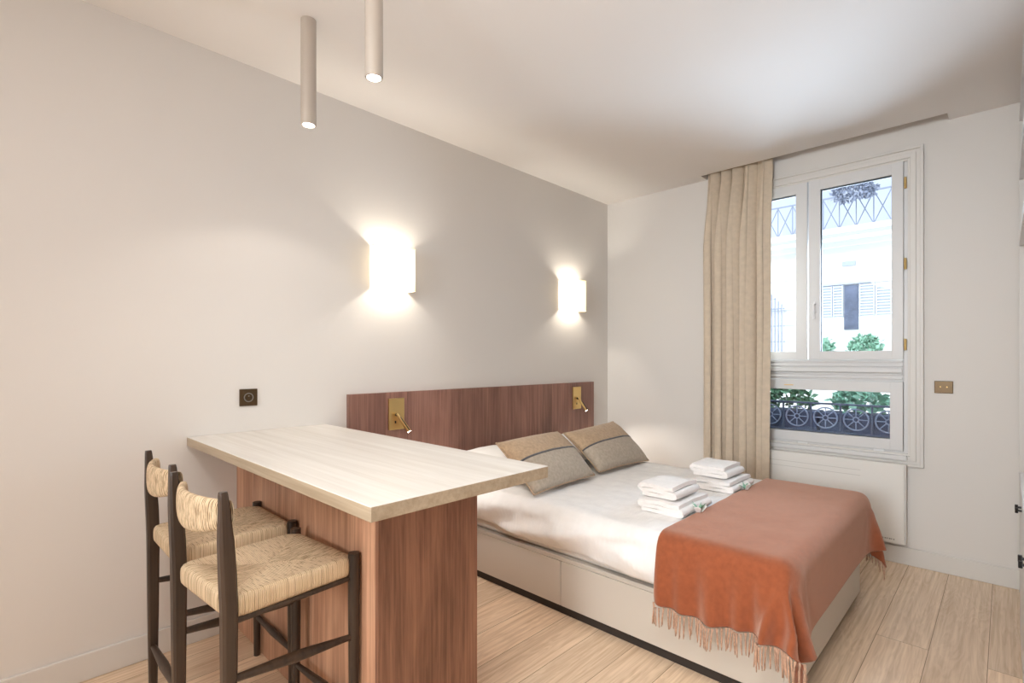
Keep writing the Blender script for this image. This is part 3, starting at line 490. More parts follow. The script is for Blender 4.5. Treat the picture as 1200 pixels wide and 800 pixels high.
def sash(name, x0, x1, z0, z1, gx0, gx1, gz0, gz1, yy):
    bm = BM(); ring(bm, x0, x1, z0, z1, yy, yy+.055, gx0-x0, x1-gx1, gz0-z0, z1-gz1)
    ring(bm, gx0-.012, gx1+.012, gz0-.012, gz1+.012, yy+.008, yy+.05, .012)
    f = obj(name, bm, M_frame, W)
    obj('pane', box(BM(), gx0-.004, gx1+.004, yy+.028, yy+.034, gz0-.004, gz1+.004), M_glass, f)
    return f
sl = sash('sash', 1.122, 1.648, 1.282, 2.524, 1.185, 1.575, 1.338, 2.452, YB-.012)
sr = sash('sash', 1.656, 2.184, 1.282, 2.524, 1.729, 2.124, 1.338, 2.452, YB-.012)
sb = sash('lower_sash', 1.122, 2.182, .706, 1.140, 1.19, 2.115, .776, 1.070, YB-.010)
bm = BM(); box(bm, 1.690, 1.702, YB-.024, YB-.010, 1.60, 1.68, .003); tube(bm, [(1.696, YB-.020, 1.66), (1.696, YB-.045, 1.66), (1.696, YB-.048, 1.56)], .006, 8)
obj('window_handle', bm, M_white, sr)
for z in (1.375, 1.88, 2.385):
    bm = BM(); tube(bm, [(2.194, YB-.014, z-.035), (2.194, YB-.014, z+.035)], .007, 10); box(bm, 2.190, 2.200, YB-.008, YB+.004, z-.028, z+.028, .001)
    obj('hinge', bm, M_brass, W)
for x in (1.62, 2.06):
    obj('window_catch', box(BM(), x-.03, x+.03, YB-.020, YB-.008, .694, .706, .002), M_white, W)
obj('vent_clip', box(BM(), 1.50, 1.56, YB-.014, YB-.008, 1.098, 1.104, .001), M_brass, W)
obj('window_sill', box(BM(), 1.10, 2.206, YB-.045, YB+.08, .652, .682, .006, 3), M_frame, W)

# ------------------------------------------------------------------ radiator, switch, socket
t = thing('wall_radiator', 'flat cream electric panel radiator under the window', 'radiator', (1.65, 3.98, .14))
bm = box(BM(), 1.10, 2.196, 3.952, 3.998, .137, .632, .004)
obj('panel', bm, M_rad, t)
bm = BM()
for z in (.565, .53): box(bm, 1.14, 1.97, 3.9505, 3.953, z, z+.004)
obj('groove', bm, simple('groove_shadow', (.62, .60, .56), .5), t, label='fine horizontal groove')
obj('back_bracket', box(BM(), 1.3, 2.0, 3.998, YB-.0005, .2, .5), M_trim, t)
obj('side_cap', box(BM(), 2.196, 2.204, 3.958, 3.998, .14, .63, .002), M_trim, t)
bm = BM()
for k, w in enumerate((.008, .005, .007, .005, .008, .005, .006)): box(bm, 2.075+k*.011, 2.075+k*.011+w, 3.9505, 3.9525, .158, .165)
obj('nameplate', bm, simple('grey_print', (.25, .24, .22), .5), t, label='tiny grey lettering')
t = thing('light_switch', 'dark bronze double wall switch right of the window', 'light switch', (2.376, YB, 1.078))
obj('plate', box(BM(), 2.333, 2.419, YB-.008, YB-.0003, 1.078, 1.152, .002), M_darkbr, t)
for x in (2.362, 2.392): obj('toggle', tube(BM(), [(x, YB-.007, 1.115), (x, YB-.02, 1.118)], [.004, .003], 8), M_brass, t)
t = thing('wall_socket', 'dark bronze wall socket on the wall behind the stools', 'socket', (0, .896, 1.056))
obj('plate', box(BM(), .0003, .009, .856, .937, 1.056, 1.138, .002), M_darkbr, t)
bm = BM(); pts = [(.0095, .896+.020*math.cos(a), 1.097+.020*math.sin(a)) for a in [2*PI*k/24 for k in range(25)]]
tube(bm, pts, .0025, 6, False); tube(bm, [(.008, .896, 1.104), (.014, .896, 1.104)], .003, 8)
obj('socket_well', bm, simple('socket_chrome', (.35, .33, .31), .3, .8), t)
for dy in (-.0095, .0095): obj('socket_hole', tube(BM(), [(.0085, .896+dy, 1.095), (.0098, .896+dy, 1.095)], .003, 8), M_black, t)

# ------------------------------------------------------------------ bar counter
t = thing('bar_counter', 'pale-topped breakfast bar with dark wood base standing out from the left wall', 'counter', (.8, .96, 0))
XE, Y1, Y2, TZ, TH = 1.569, .637, 1.290, .932, .038
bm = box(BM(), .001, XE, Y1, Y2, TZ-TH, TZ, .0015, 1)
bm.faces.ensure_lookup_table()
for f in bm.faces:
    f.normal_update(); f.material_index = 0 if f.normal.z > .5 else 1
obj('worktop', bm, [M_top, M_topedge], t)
bm = BM(); box(bm, .001, .195, .845, 1.249, .0005, TZ-TH-.0005); box(bm, .197, 1.245, .845, 1.249, .0005, TZ-TH-.0005)
obj('base', bm, M_ped, t)
obj('end_panel', box(BM(), 1.246, 1.266, .843, 1.251, .0005, TZ-TH-.0005, .0008, 1), M_pede, t)

# ------------------------------------------------------------------ headboard with its reading lamps
t = thing('headboard', 'long dark walnut headboard panel fixed along the left wall behind the pillows', 'headboard', (.015, 2.588, 0))
edges = [1.413, 1.80, 2.202, 2.602, 3.00, 3.39, 3.764]
for a, b in zip(edges, edges[1:]):
    obj('board', box(BM(), .0005, .030, a+.0008, b-.0008, .0005, 1.086, .0008, 1), M_walnut, t)
def reading_lamp(y, z, label, tilt, power):
    power *= 3.6
    t = thing('reading_lamp', label, 'reading lamp', (.030, y, z-.09), 'brass reading lamps on the headboard')
    obj('back_plate', box(BM(), .0302, .042, y-.053, y+.053, z-.093, z+.093, .002), M_brass, t)
    p0 = Vector((.042, y-.004, z-.005)); p1 = p0+Vector((.022, 0, 0)); d = Vector(tilt).normalized(); p2 = p1+d*.115
    obj('pivot', tube(BM(), [p0-Vector((.001, 0, 0)), p1+Vector((.004, 0, 0))], .008, 12), M_black, t, True, angle=40)
    h = obj('lamp_head', tube(BM(), [p1-d*.012, p1+d*.01, p2-d*.03, p2], [.009, .010, .0125, .013], 16), M_brass, t, True, angle=40)
    obj('switch_slot', box(BM(), .0421, .044, y-.014, y-.006, z-.055, z-.04), M_black, t)
    obj('flex', tube(BM(), [p1+Vector((.004, 0, 0))-d*.012, p1+d*.05+Vector((.013, 0, 0)), p2+Vector((.015, 0, 0))-d*.01], .0035, 8), M_black, t, True)
    obj('lens', tube(BM(), [p2, p2+d*.002], .011, 16), M_lens2, h)
    light('reading_spot', 'SPOT', p2+d*.008, power, (1, .95, .89), t, aim(d), spot_size=math.radians(110), spot_blend=.6, shadow_soft_size=.012)
reading_lamp(1.716, .957, 'brass plate reading lamp on the headboard nearer the bar counter', (.35, .42, -.85), 2.2)
reading_lamp(3.505, .957, 'brass plate reading lamp at the headboard corner end with shining tip', (.42, .30, -.85), 3.5)

# ------------------------------------------------------------------ wall sconces
def sconce(y, label):
    t = thing('wall_sconce', label, 'wall lamp', (0, y, 1.69), 'pleated wall sconces above the headboard')
    w, d, z0, z1 = .128, .105, 1.69, 1.945
    def path(s):   # U-shaped plan, from wall round the front to the wall
        L1 = d-.035; segs = [L1, PI*.035/2, 2*(w-.035), PI*.035/2, L1]; T = sum(segs); q = s*T
        if q <= segs[0]: return (q, -w)
        q -= segs[0]
        if q <= segs[1]: a = q/.035; return (d-.035+.035*math.sin(a), -w+.035-.035*math.cos(a))
        q -= segs[1]
        if q <= segs[2]: return (d, -w+.035+q)
        q -= segs[2]
        if q <= segs[3]: a = q/.035; return (d-.035+.035*math.cos(a), w-.035+.035*math.sin(a))
        q -= segs[3]; return (d-.035-q, w)
    n = 300
    def f(u, v):
        x, yy = path(u); r = .0013*math.sin(u*2*PI*60)
        return Vector((max(.001, x*(1+r*9) + .0005), y+yy*(1+r*7), z0+.006+(z1-z0-.012)*v))
    bm = BM(); grid(bm, f, n, 3)
    s = obj('lamp_shade', bm, M_shade, t, True)
    bm = BM()
    for z in (z0+.003, z1-.003):
        bm = BM(); tube(bm, [Vector((max(.003, path(k/60)[0]+.0005), y+path(k/60)[1]*1.004, z)) for k in range(61)], .0028, 6)
        obj('shade_trim', bm, M_shade, t, True)
    bm = BM(); box(bm, .0003, .012, y-.035, y+.035, 1.76, 1.87, .003); box(bm, .01, .05, y-.012, y+.012, 1.795, 1.815, .003)
    obj('wall_bracket', bm, M_white, t)
    bulb = obj('bulb', lathe(BM(), [(0, -.012), (.012, -.01), (.02, .006), (.024, .024), (.018, .042), (0, .052)], (.052, y, 1.80), 16), emit('bulb_glow', (1, .84, .6), 12), t, True)
    for dz in (-.03, .045):
        light('sconce_glow', 'POINT', (.058, y, 1.812+dz), 6.4, (1, .92, .80), t, shadow_soft_size=.02)
sconce(1.690, 'pleated cream wall sconce, lit, above the brass lamp nearer the bar counter')
sconce(3.435, 'pleated cream wall sconce, lit, nearest the corner of the room')

# ------------------------------------------------------------------ ceiling pendants
def pendant(x, y, label):
    t = thing('ceiling_spotlight', label, 'ceiling spotlight', (x, y, 2.27), 'taupe tube spotlights above the bar')
    bm = lathe(BM(), [(0, .444), (.031, .444), (.031, .004), (.029, 0), (.025, 0), (.025, .022), (0, .022)], (x, y, 2.27-.0003), 32)
    obj('tube', bm, M_taupe, t, True, angle=40)
    obj('lens', lathe(BM(), [(0, .0), (.0245, .003), (.0245, .012), (0, .014)], (x, y, 2.272), 24), M_lens, t, True)
    light('spot_beam', 'SPOT', (x, y, 2.262), 5.5, (1, .92, .84), t, (0, 0, 0), spot_size=math.radians(124), spot_blend=.35, shadow_soft_size=.022)
pendant(.53, .957, 'taupe tube ceiling spotlight nearer the left wall')
pendant(1.05, .957, 'taupe tube ceiling spotlight cut off by the top of the photo')

# ------------------------------------------------------------------ stools
def make_stool(cx, cy, turn, label):
    t = thing('bar_stool', label, 'bar stool', (cx, cy, 0), 'dark wood rush bar stools at the counter')
    hx, yb, yf, sz = .185, -.188, .188, .652
    X = lambda s, y: cx+s*(hx-.006*(0))            # leg axis
    for s in (-1, 1):
        # back post: square section, wide below the seat, tapering to a narrow blunt top
        bm = BM(); prof = [(0, .013), (.30, .017), (.62, .020), (.72, .020), (.80, .0185), (.925, .011), (.935, .0095)]
        rings = []
        for z, r in prof:
            q = [(-r*.86, -r), (r*.86, -r), (r*.86, r), (-r*.86, r)]
            k = .35*r; pts = []
            for a, b in q: pts += [(a-math.copysign(k, a)*0, b-math.copysign(k, b)), (a-math.copysign(k, a), b)] if a*b > 0 else [(a-math.copysign(k, a), b), (a, b-math.copysign(k, b))]
            rings.append([bm.verts.new((cx+s*hx+a, cy+yb+b-.012*max(0, z-.65)/.28*1.2, z+.0003)) for a, b in pts])
        for a, b in zip(rings, rings[1:]):
            for k in range(8): bm.faces.new((a[k], a[(k+1) % 8], b[(k+1) % 8], b[k]))
        bm.faces.new(rings[0]); bm.faces.new(rings[-1])
        obj('leg', bm, M_dark, t)
        bm = tube(BM(), [(cx+s*hx, cy+yf, .0003), (cx+s*hx, cy+yf, .30), (cx+s*hx, cy+yf, .60), (cx+s*hx, cy+yf, .664)], [.0125, .0165, .0185, .0175], 12)
        obj('leg', bm, M_dark, t, True, angle=50)
        # side rail under the seat and side stretcher
        obj('stretcher', tube(BM(), [(cx+s*hx, cy+yb+.014, .435), (cx+s*hx, cy, .418), (cx+s*hx, cy+yf-.012, .400)], [.010, .0165, .009], 10), M_dark, t, True, angle=50)
        obj('seat_rail', tube(BM(), [(cx+s*(hx-.004), cy+yb+.012, .586), (cx+s*(hx-.004), cy+yf-.012, .586)], .009, 8), M_dark, t, True, angle=50)
    obj('stretcher', tube(BM(), [(cx-hx+.012, cy+yb, .19), (cx, cy+yb, .19), (cx+hx-.012, cy+yb, .19)], [.010, .0165, .010], 10), M_dark, t, True, angle=50)
    obj('stretcher', tube(BM(), [(cx-hx+.012, cy+yf, .168), (cx, cy+yf, .168), (cx+hx-.012, cy+yf, .168)], [.009, .0145, .009], 10), M_dark, t, True, angle=50)
    # seat: woven rush pad, soft rounded sides, dished middle, notched round the legs
    def seat(u, v):
        a = 2*PI*u
        # superellipse plan
        c, s_ = math.cos(a), math.sin(a); k = 2/16
        px = math.copysign(abs(c)**k, c); py = math.copysign(abs(s_)**k, s_)
        return px, py
    bm = BM(); n = 96; rings = []
    prof = [(0, .604), (.5, .600), (.93, .593), (.975, .594), (.997, .601), (1.004, .612), (1.005, .632), (.998, .643), (.975, .651), (.93, .6535), (.75, .650), (.5, .646), (.25, .643), (.02, .642)]
    for r, z in prof:
        rr = []
        for k in range(n):
            px, py = seat(k/n, 0)
            # pull the corners in where the posts stand
            cr = max(0, min(abs(px), abs(py))-.86)/.14
            sh = 1-.035*cr if r > .8 else 1
            rr.append(bm.verts.new((cx+px*max(r, .001)*(hx+.004)*sh, cy+py*max(r, .001)*(yf+.004)*sh, z+.0015*math.sin(px*9+py*7))))
        rings.append(rr)
    for a, b in zip(rings, rings[1:]):
        for k in range(n): bm.faces.new((a[k], a[(k+1) % n], b[(k+1) % n], b[k]))
    bm.faces.new(rings[0]); bm.faces.new(rings[-1])
    obj('seat', bm, M_rseat, t, True, angle=60)
    # back rest: rush wrapped band bowed backwards
    def band(u, v):
        s_ = -1+2*u; a = 2*PI*v
        yc = cy+yb+.006-.040*(1-s_*s_)
        hh = .036+.016*(1-s_*s_); zc = .870-.014*(1-s_*s_)
        c, s2 = math.cos(a), math.sin(a)
        return Vector((cx+s_*(hx-.017), yc+.014*math.copysign(abs(c)**.7, c)*(1.0), zc+hh*math.copysign(abs(s2)**.75, s2)))
    bm = BM(); vs = grid(bm, band, 40, 29); bmesh.ops.remove_doubles(bm, verts=bm.verts[:], dist=1e-5)
    bm.faces.new([v[0] for v in vs[:-1] if v[0].is_valid]) if False else None
    obj('backrest', bm, M_rback, t, True)
    t.rotation_euler = (0, 0, math.radians(turn))
    return t
make_stool(.498, .636, -.55, 'dark wood bar stool with woven rush seat, the one nearer the left wall')
make_stool(.981, .622, 4.4, 'dark wood bar stool with woven rush seat, the one with its whole seat in view')

# ------------------------------------------------------------------ bed
t = thing('bed', 'cream storage bed with long drawer fronts and dark recessed plinth', 'bed', (1.06, 2.64, 0))
BX0, BX1, BY0, BY1 = .034, 2.086, 2.018, 3.262
obj('plinth', box(BM(), BX0+.01, BX1-.02, BY0+.018, BY1-.01, .0005, .045), M_plinth, t)
bm = BM(); box(bm, BX0, BX1-.017, BY0+.018, BY1, .045, .270); box(bm, BX0, BX1-.001, BY0+.002, BY1, .2705, .291, .002)
obj('bed_frame', bm, M_bed, t)
obj('drawer', box(BM(), BX0, 1.040, BY0, BY0+.0175, .047, .2695, .0015), M_bed, t)
obj('drawer', box(BM(), 1.0435, BX1-.0175, BY0, BY0+.0175, .047, .2695, .0015), M_bed, t)
obj('foot_panel', box(BM(), BX1-.017, BX1, BY0, BY1, .045, .270, .0015), M_bed, t)
bm = box(BM(), BX0+.005, BX1-.005, BY0+.012, BY1-.008, .2915, .500, .035, 4)
mt = tag(obj('mattress', bm, M_matt, None, True, angle=50), 'white mattress lying on the cream bed base below the coverlet', 'mattress')
# rolled edge of the mattress
# coverlet
TOP = .545; EX = 2.094; EY0, EY1 = 1.985, 3.368; R = .045
def fold(d, R):
    if d <= 0: return 0, 0
    a = d/R
    if a < PI/2: return R*math.sin(a), R*(1-math.cos(a))
    return R, R+(d-R*PI/2)
def cover(u, v):
    L0 = .045; Ls = EX-R; s = L0+(Ls+.24-L0)*u
    hem_n = .205+.018*noise.noise(Vector((s*2.2, 3, 0)))+.006*math.sin(s*9) - .035*max(0, 1-s/1.1)
    a0 = EY0+R-hem_n-.03; a1 = EY1-R+.20; tt = a0+(a1-a0)*v
    ox, dx = fold(s-Ls, R); on, dn = fold(EY0+R-tt, R); of, df = fold(tt-(EY1-R), R)
    x = min(s, Ls)+ox; y = min(max(tt, EY0+R), EY1-R)-on+of
    z = TOP-max(dx, dn, df)
    side = min(1, dn/.06)
    under = min(1, max(0, (s-1.50)/.12))
    n1 = noise.noise(Vector((x*3.2, tt*5.5, .3))); n2 = noise.noise(Vector((x*9, tt*13, 2.)))
    # draping creases running aslant on the near side
    cr = math.sin((x*1.3+dn*5.2)*7+2.2*noise.noise(Vector((x*2, dn*5, 5))))
    if dn > 0:
        amp = side*(1-.85*under)
        y -= amp*(.010+.016*n1+.013*n2+.012*cr+.010*abs(n2)+.028*math.sin(min(1, dn/.2)*PI)*.6)
        y += amp*.020*max(0, (dn-.16)/.05)
    else:
        flat = (1-under)
        z += flat*(.008*n1+.006*n2)-.0015
    return Vector((x, y, z))
bm = BM(); grid(bm, cover, 150, 130)
tag(obj('coverlet', bm, M_linen, None, True, solid=.006), 'off-white ribbed coverlet spread over the bed', 'bed cover')

# ------------------------------------------------------------------ pillows and cushions
def pillow_pt(c, u, v, side, puff, seed, pinch=.010, rough=.006):
    bl, br, tr, tl = [Vector(k) for k in c]
    a, b = 2*u-1, 2*v-1
    P = (bl*(1-u)+br*u)*(1-v)+(tl*(1-u)+tr*u)*v
    ux = (br-bl).normalized(); vx = (tl-bl).normalized(); nrm = ux.cross(vx).normalized()
    P -= ux*math.copysign(pinch, a)*abs(a)**3*(1-b*b) + vx*math.copysign(pinch, b)*abs(b)**3*(1-a*a)
    h = (max(0, 1-a**4)*max(0, 1-b**4))**.55*(1-.12*(a*a+b*b))
    w = noise.noise(Vector((a*2.2+seed, b*2.2, seed)))*rough + noise.noise(Vector((a*6+seed, b*5, seed)))*rough*.4
    return P+nrm*side*(puff*h+w*h), nrm
def pillow_mesh(c, puff, seed, split=None, n=34, back=None):
    bm = BM(); back = puff if back is None else back
    for side in (1, -1):
        vs = [[bm.verts.new(pillow_pt(c, i/n, j/n, side, puff if side > 0 else back, seed)[0]) for i in range(n+1)] for j in range(n+1)]
        for j in range(n):
            for i in range(n):
                q = [vs[j][i], vs[j][i+1], vs[j+1][i+1], vs[j+1][i]]
                f = bm.faces.new(q if side > 0 else q[::-1])
                if split is not None: f.material_index = 1 if (j+.5)/n > split else 0
    bmesh.ops.remove_doubles(bm, verts=bm.verts[:], dist=1e-5)
    return bm
for c, lab, sd in ((((.60, 2.05, .612), (.60, 2.63, .612), (.10, 2.62, .66), (.10, 2.06, .66)), 'white bed pillow against the headboard behind the nearer cushion', 1.3),
                   (((.60, 2.70, .612), (.60, 3.28, .612), (.10, 3.29, .66), (.10, 2.70, .66)), 'white bed pillow against the headboard behind the farther cushion', 4.1)):
    tag(obj('bed_pillow', pillow_mesh(c, .068, sd, back=.052), M_pcase, None, True), lab, 'pillow', 'white pillows at the head of the bed')
def cushion(c, lab, sd):
    cen = sum((Vector(k) for k in c), Vector())/4
    t = thing('cushion', lab, 'cushion', (cen.x, cen.y, min(k[2] for k in c)), 'beige cushions leaning on the pillows')
    obj('cover', pillow_mesh(c, .078, sd, split=.50, back=.032), [M_cush_b, M_cush_t], t, True)
    bm = BM()
    def f(u, v):
        p, n = pillow_pt(c, .002+.996*u, .495+.03*v, 1, .078, sd); return p+n*.0022
    grid(bm, f, 60, 3)
    obj('braid_band', bm, M_band, t, True, label='dark grey braid stripe across the front', solid=.002)
    bm = BM(); pts = []
    for k in range(81):
        q = (k/80*4) % 4; e = int(q); r = q-e
        u, v = ((r, 0), (1, r), (1-r, 1), (0, 1-r))[e]
        pts.append(pillow_pt(c, u, v, 1, 0, sd)[0])
    tube(bm, pts, .004, 6, False)
    obj('piping', bm, M_cush_t, t, True)
cushion(((.870, 2.01, .572), (.830, 2.62, .570), (.505, 2.66, .802), (.550, 2.045, .802)), 'beige cushion with grey stripe, the one nearer the bar counter', 7.7)
cushion(((.810, 2.70, .572), (.830, 3.285, .568), (.48, 3.37, .805), (.570, 2.64, .80)), 'beige cushion with grey stripe, the one nearer the window wall', 2.9)

# ------------------------------------------------------------------ towels
def towel(name, x0, x1, y0, y1, z0, layers, th, lab, seed, grp):
    """one ribbon folded to and fro, its folds showing at the near end"""
    path = []; r = th*.5; zc = z0+r
    for k in range(layers):
        a, b = (x0+r, x1-r) if k % 2 == 0 else (x1-r, x0+r)
        a += .010*noise.noise(Vector((k*2.7+seed, 1, 0))) if k else 0; b += .010*noise.noise(Vector((k*2.7+seed+2.7, 1, 0)))
        sh = .012*noise.noise(Vector((k*3.1, seed, 0)))
        m = 12
        for i in range(m+1):
            x = a+(b-a)*i/m; path.append((x+sh*0, zc+.0025*math.sin(i*.6+k*2+seed)*(k > 0)))
        if k < layers-1:
            cx_ = b; dr = 1 if b > a else -1; rr = th*.5
            for i in range(1, 6):
                an = PI*i/6; path.append((cx_+dr*rr*math.sin(an), zc+rr-rr*math.cos(an)))
            zc += th
    bm = BM(); rings = []; NY_ = 22; half = th*.46
    n = len(path)
    def offs(i):
        a = Vector(path[max(0, i-1)]); b = Vector(path[min(n-1, i+1)]); t_ = (b-a).normalized(); return Vector((-t_.y, t_.x))
    outline = [Vector(path[i])+offs(i)*half for i in range(n)]+[Vector(path[i])-offs(i)*half for i in range(n-1, -1, -1)]
    for j in range(NY_+1):
        v = j/NY_; ring_ = []
        for i, p in enumerate(outline):
            e = abs(2*v-1); taper = 1-.02*e**8
            y = y0+(y1-y0)*v
            ed = noise.noise(Vector((p.x*14, p.y*60, seed)))*.008*(e > .98)
            zz = z0+(p.y-z0)*(1-.10*e**6)+.004*noise.noise(Vector((p.x*9, y*9, seed)))*((p.y-z0)/(layers*th))
            xx = (x0+x1)/2+(p.x-(x0+x1)/2)*taper+.006*noise.noise(Vector((y*7, p.y*20, seed+3)))
            ring_.append(bm.verts.new((xx, y+ed, zz)))
        rings.append(ring_)
    N = len(outline)
    for a, b in zip(rings, rings[1:]):
        for k in range(N): bm.faces.new((a[k], a[(k+1) % N], b[(k+1) % N], b[k]))
    for rg in (rings[0], rings[-1]):
        for i in range(n-1): bm.faces.new((rg[i], rg[i+1], rg[N-2-i], rg[N-1-i]))
    return tag(obj(name, bm, M_towel, None, True, angle=60), lab, 'towel', grp)
Z0 = .548
towel('folded_towel', 1.355, 1.575, 2.235, 2.555, Z0, 3, .0205, 'large folded white towel at the bottom of the stack nearer the pillows', 1.0, 'folded white towels on the bed')
towel('folded_towel', 1.345, 1.530, 2.265, 2.515, Z0+.0665, 3, .0215, 'small folded white towel on top of the stack nearer the drawers', 2.0, 'folded white towels on the bed')
towel('folded_towel', 1.362, 1.578, 2.835, 3.150, Z0, 3, .0205, 'large folded white towel at the bottom of the stack nearer the curtain', 3.0, 'folded white towels on the bed')
towel('folded_towel', 1.330, 1.530, 2.875, 3.125, Z0+.0665, 3, .0220, 'small folded white towel on top of the stack nearer the curtain', 4.0, 'folded white towels on the bed')
def sprig(x, y, lab, seed):
    rnd = random.Random(seed); t = thing('leaf_sprig', lab, 'sprig', (x, y, Z0), 'green sprigs beside the towels')
    for k in range(3):
        a = k*2.1+seed; bm = BM()
        c = Vector((x+.006*math.cos(a), y+.010*math.sin(a), Z0+.006))
        d = Vector((math.cos(a)*.5, math.sin(a)*.8, .9)).normalized(); s = d.cross(Vector((0, 0, 1))).normalized()
        grid(bm, lambda u, v: c+d*(.042*v)+s*((u-.5)*.030*(.5+v*.7))+Vector((0, 0, .006*math.sin(u*PI))), 6, 6)
        obj('paper_wrap', bm, M_pcase, t, True, solid=.0008, label='white petal-like wrap')
    for k in range(10):
        a = rnd.uniform(0, 2*PI); el = rnd.uniform(.45, 1.25); l = rnd.uniform(.035, .055)
        d = Vector((math.cos(a)*math.cos(el), math.sin(a)*math.cos(el), math.sin(el))); s = d.cross(Vector((0, 0, 1))).normalized(); up = s.cross(d)
        c = Vector((x, y, Z0+.014)); bm = BM()
        grid(bm, lambda u, v: c+d*(l*v)+s*((u-.5)*.012*math.sin(PI*min(1, v+.03)**.8))+up*(-.010*v*v+.002*abs(u-.5)), 5, 9)
        obj('leaf', bm, M_leaf if k % 3 else M_leafl, t, True, solid=.0006)
sprig(1.602, 2.36, 'small green and white sprig beside the towel stack nearer the drawers', 3)
sprig(1.606, 2.95, 'small green and white sprig beside the towel stack nearer the curtain', 8)

# ------------------------------------------------------------------ throw (cloth shape: rows of heights and positions in 0.5 mm steps, differences along each row)
TN, TM = 36, 46
vals = THROW
pos = [[0, 0, 0] for _ in range(TN*TM)]; q = 0
for ax in range(3):
    for j in range(TM):
        p = 0
        for i in range(TN): p += vals[q]; q += 1; pos[j*TN+i][ax] = p/2000
t = thing('throw_blanket', 'terracotta wool throw with fringed ends across the foot of the bed', 'throw', (1.9, 2.66, TOP))
def ripple(c):   # soft upright folds in the hanging near side
    if c.y < 1.99 and c.z < .51:
        d = min(1, (.51-c.z)/.18); c.y -= d*(.026+.019*math.sin(c.x*62+2.6*noise.noise(Vector((c.x*5, 0, 1)))+c.z*4)+.010*math.sin(c.x*31+1))
        c.z -= d*.012*math.sin(c.x*11+1)
    return c
bm = BM(); vs = []
for j in range(TM):
    for i in range(TN):
        c = ripple(Vector(pos[j*TN+i])); c.z += .0035 + (.0022*noise.noise(Vector((c.x*7, c.y*4, 0))) if c.z > .5 else 0)
        vs.append(bm.verts.new(c))
for j in range(TM-1):
    for i in range(TN-1): a = j*TN+i; bm.faces.new((vs[a], vs[a+1], vs[a+TN+1], vs[a+TN]))
bl = obj('blanket', bm, M_throw, t, True, solid=.003)
sub = bl.modifiers.new('smooth', 'SUBSURF'); sub.levels = sub.render_levels = 1
def edge(j, s):
    k = s*(TN-1); i = min(int(k), TN-2); f = k-i
    return ripple(Vector(pos[j*TN+i])*(1-f)+Vector(pos[j*TN+i+1])*f)
for j, n, sgn in ((0, 66, -1), (TM-1, 34, 1)):
    for k in range(n):
        p = edge(j, (k+.5)/n); p.z += .004; p.y += sgn*.003
        rnd = random.Random(k*7+j); L = .082+rnd.uniform(-.010, .010); dx = rnd.uniform(-.009, .009); dy = sgn*rnd.uniform(0, .006)
        bm = BM()
        pts = [p+Vector((0, 0, 0)), p+Vector((dx*.2, dy*.4, -L*.22)), p+Vector((dx*.5, dy, -L*.6)), p+Vector((dx, dy, -L))]
        if p.z-L < .01: continue
        tube(bm, pts, [.0042, .0026, .0034, .0018], 6)
        tube(bm, [p+Vector((.003, 0, 0)), p+Vector((dx*.3-.001, dy*.5, -L*.34)), p+Vector((dx*.6+.002, dy, -L*.9))], [.0022, .0026, .0014], 5)
        obj('tassel', bm, M_tassel, t, True)

# ------------------------------------------------------------------ curtain in its ceiling recess
bm = BM()
NF = 5.0
def curtain(u, v):
    z = .012+(2.80-.012)*v
    ph = 2*PI*(NF*(1-(1-u)**1.22)) if True else 0
    top = max(0, min(1, (z-2.15)/.5))
    yc = 3.884+.080*(top**1.2)
    amp = (.050-.014*top)*(1 if u < .78 else 1-.45*(u-.78)/.22)
    x0 = .958-.0*v; w = .462+.012*math.sin(v*2.5)
    n = noise.noise(Vector((u*5, z*.8, 4)))
    x = x0+w*u+.034*math.sin(2*ph+.6)*(1-.45*top)+.006*n
    y = yc+amp*math.sin(ph+.25*math.sin(z*1.3+u*4))*(1+.15*n)
    return Vector((x, y, z))
grid(bm, curtain, 260, 40)
tag(obj('curtain', bm, M_curt, None, True, solid=.003), 'sand-coloured full length curtain gathered at the left of the window', 'curtain')
t = tag(obj('curtain_rail', box(BM(), .95, 2.38, 3.955, 3.975, 2.835, 2.8598), M_white), 'white curtain track hidden up in the ceiling recess', 'curtain rail')

# ------------------------------------------------------------------ built-in shelving and low chest along the right wall
t = thing('shelving_unit', 'white tall open shelving at the right edge beside the window wall', 'shelving', (2.9, 2.7, 0))
obj('side_panel', box(BM(), 2.697, 3.079, 3.975, 4.009, .0005, 2.62, .001), M_trim, t)
obj('side_panel', box(BM(), 2.697, 3.079, 1.20, 1.235, .0005, 2.62, .001), M_trim, t)
obj('back_panel', box(BM(), 3.06, 3.079, 1.236, 3.974, .0005, 2.62), M_trim, t)
for z in (1.905, 2.27, 2.59): obj('shelf', box(BM(), 2.697, 3.059, 1.236, 3.974, z, z+.030, .001), M_white, t)
t = thing('low_cabinet', 'low white cabinet with small black knobs at the right edge', 'cabinet', (2.87, 2.3, 0))
obj('carcass', box(BM(), 2.708, 3.055, 1.775, 3.275, .0005, .745), M_white, t)
obj('top', box(BM(), 2.688, 3.055, 1.77, 3.28, .7455, .770, .002), M_white, t)
for a, kn in ((1.780, 1), (2.152, 0), (2.530, 1), (2.902, 0)):
    d = obj('door', box(BM(), 2.690, 2.7075, a, a+.368, .06, .742, .002), M_white, t)
    y = a+.368-.03 if kn else a+.03
    bm = BM(); tube(bm, [(2.690, y, .68), (2.678, y, .68)], .0045, 8); tube(bm, [(2.675, y, .670), (2.675, y, .690)], .005, 8)
    obj('knob', bm, M_black, d)

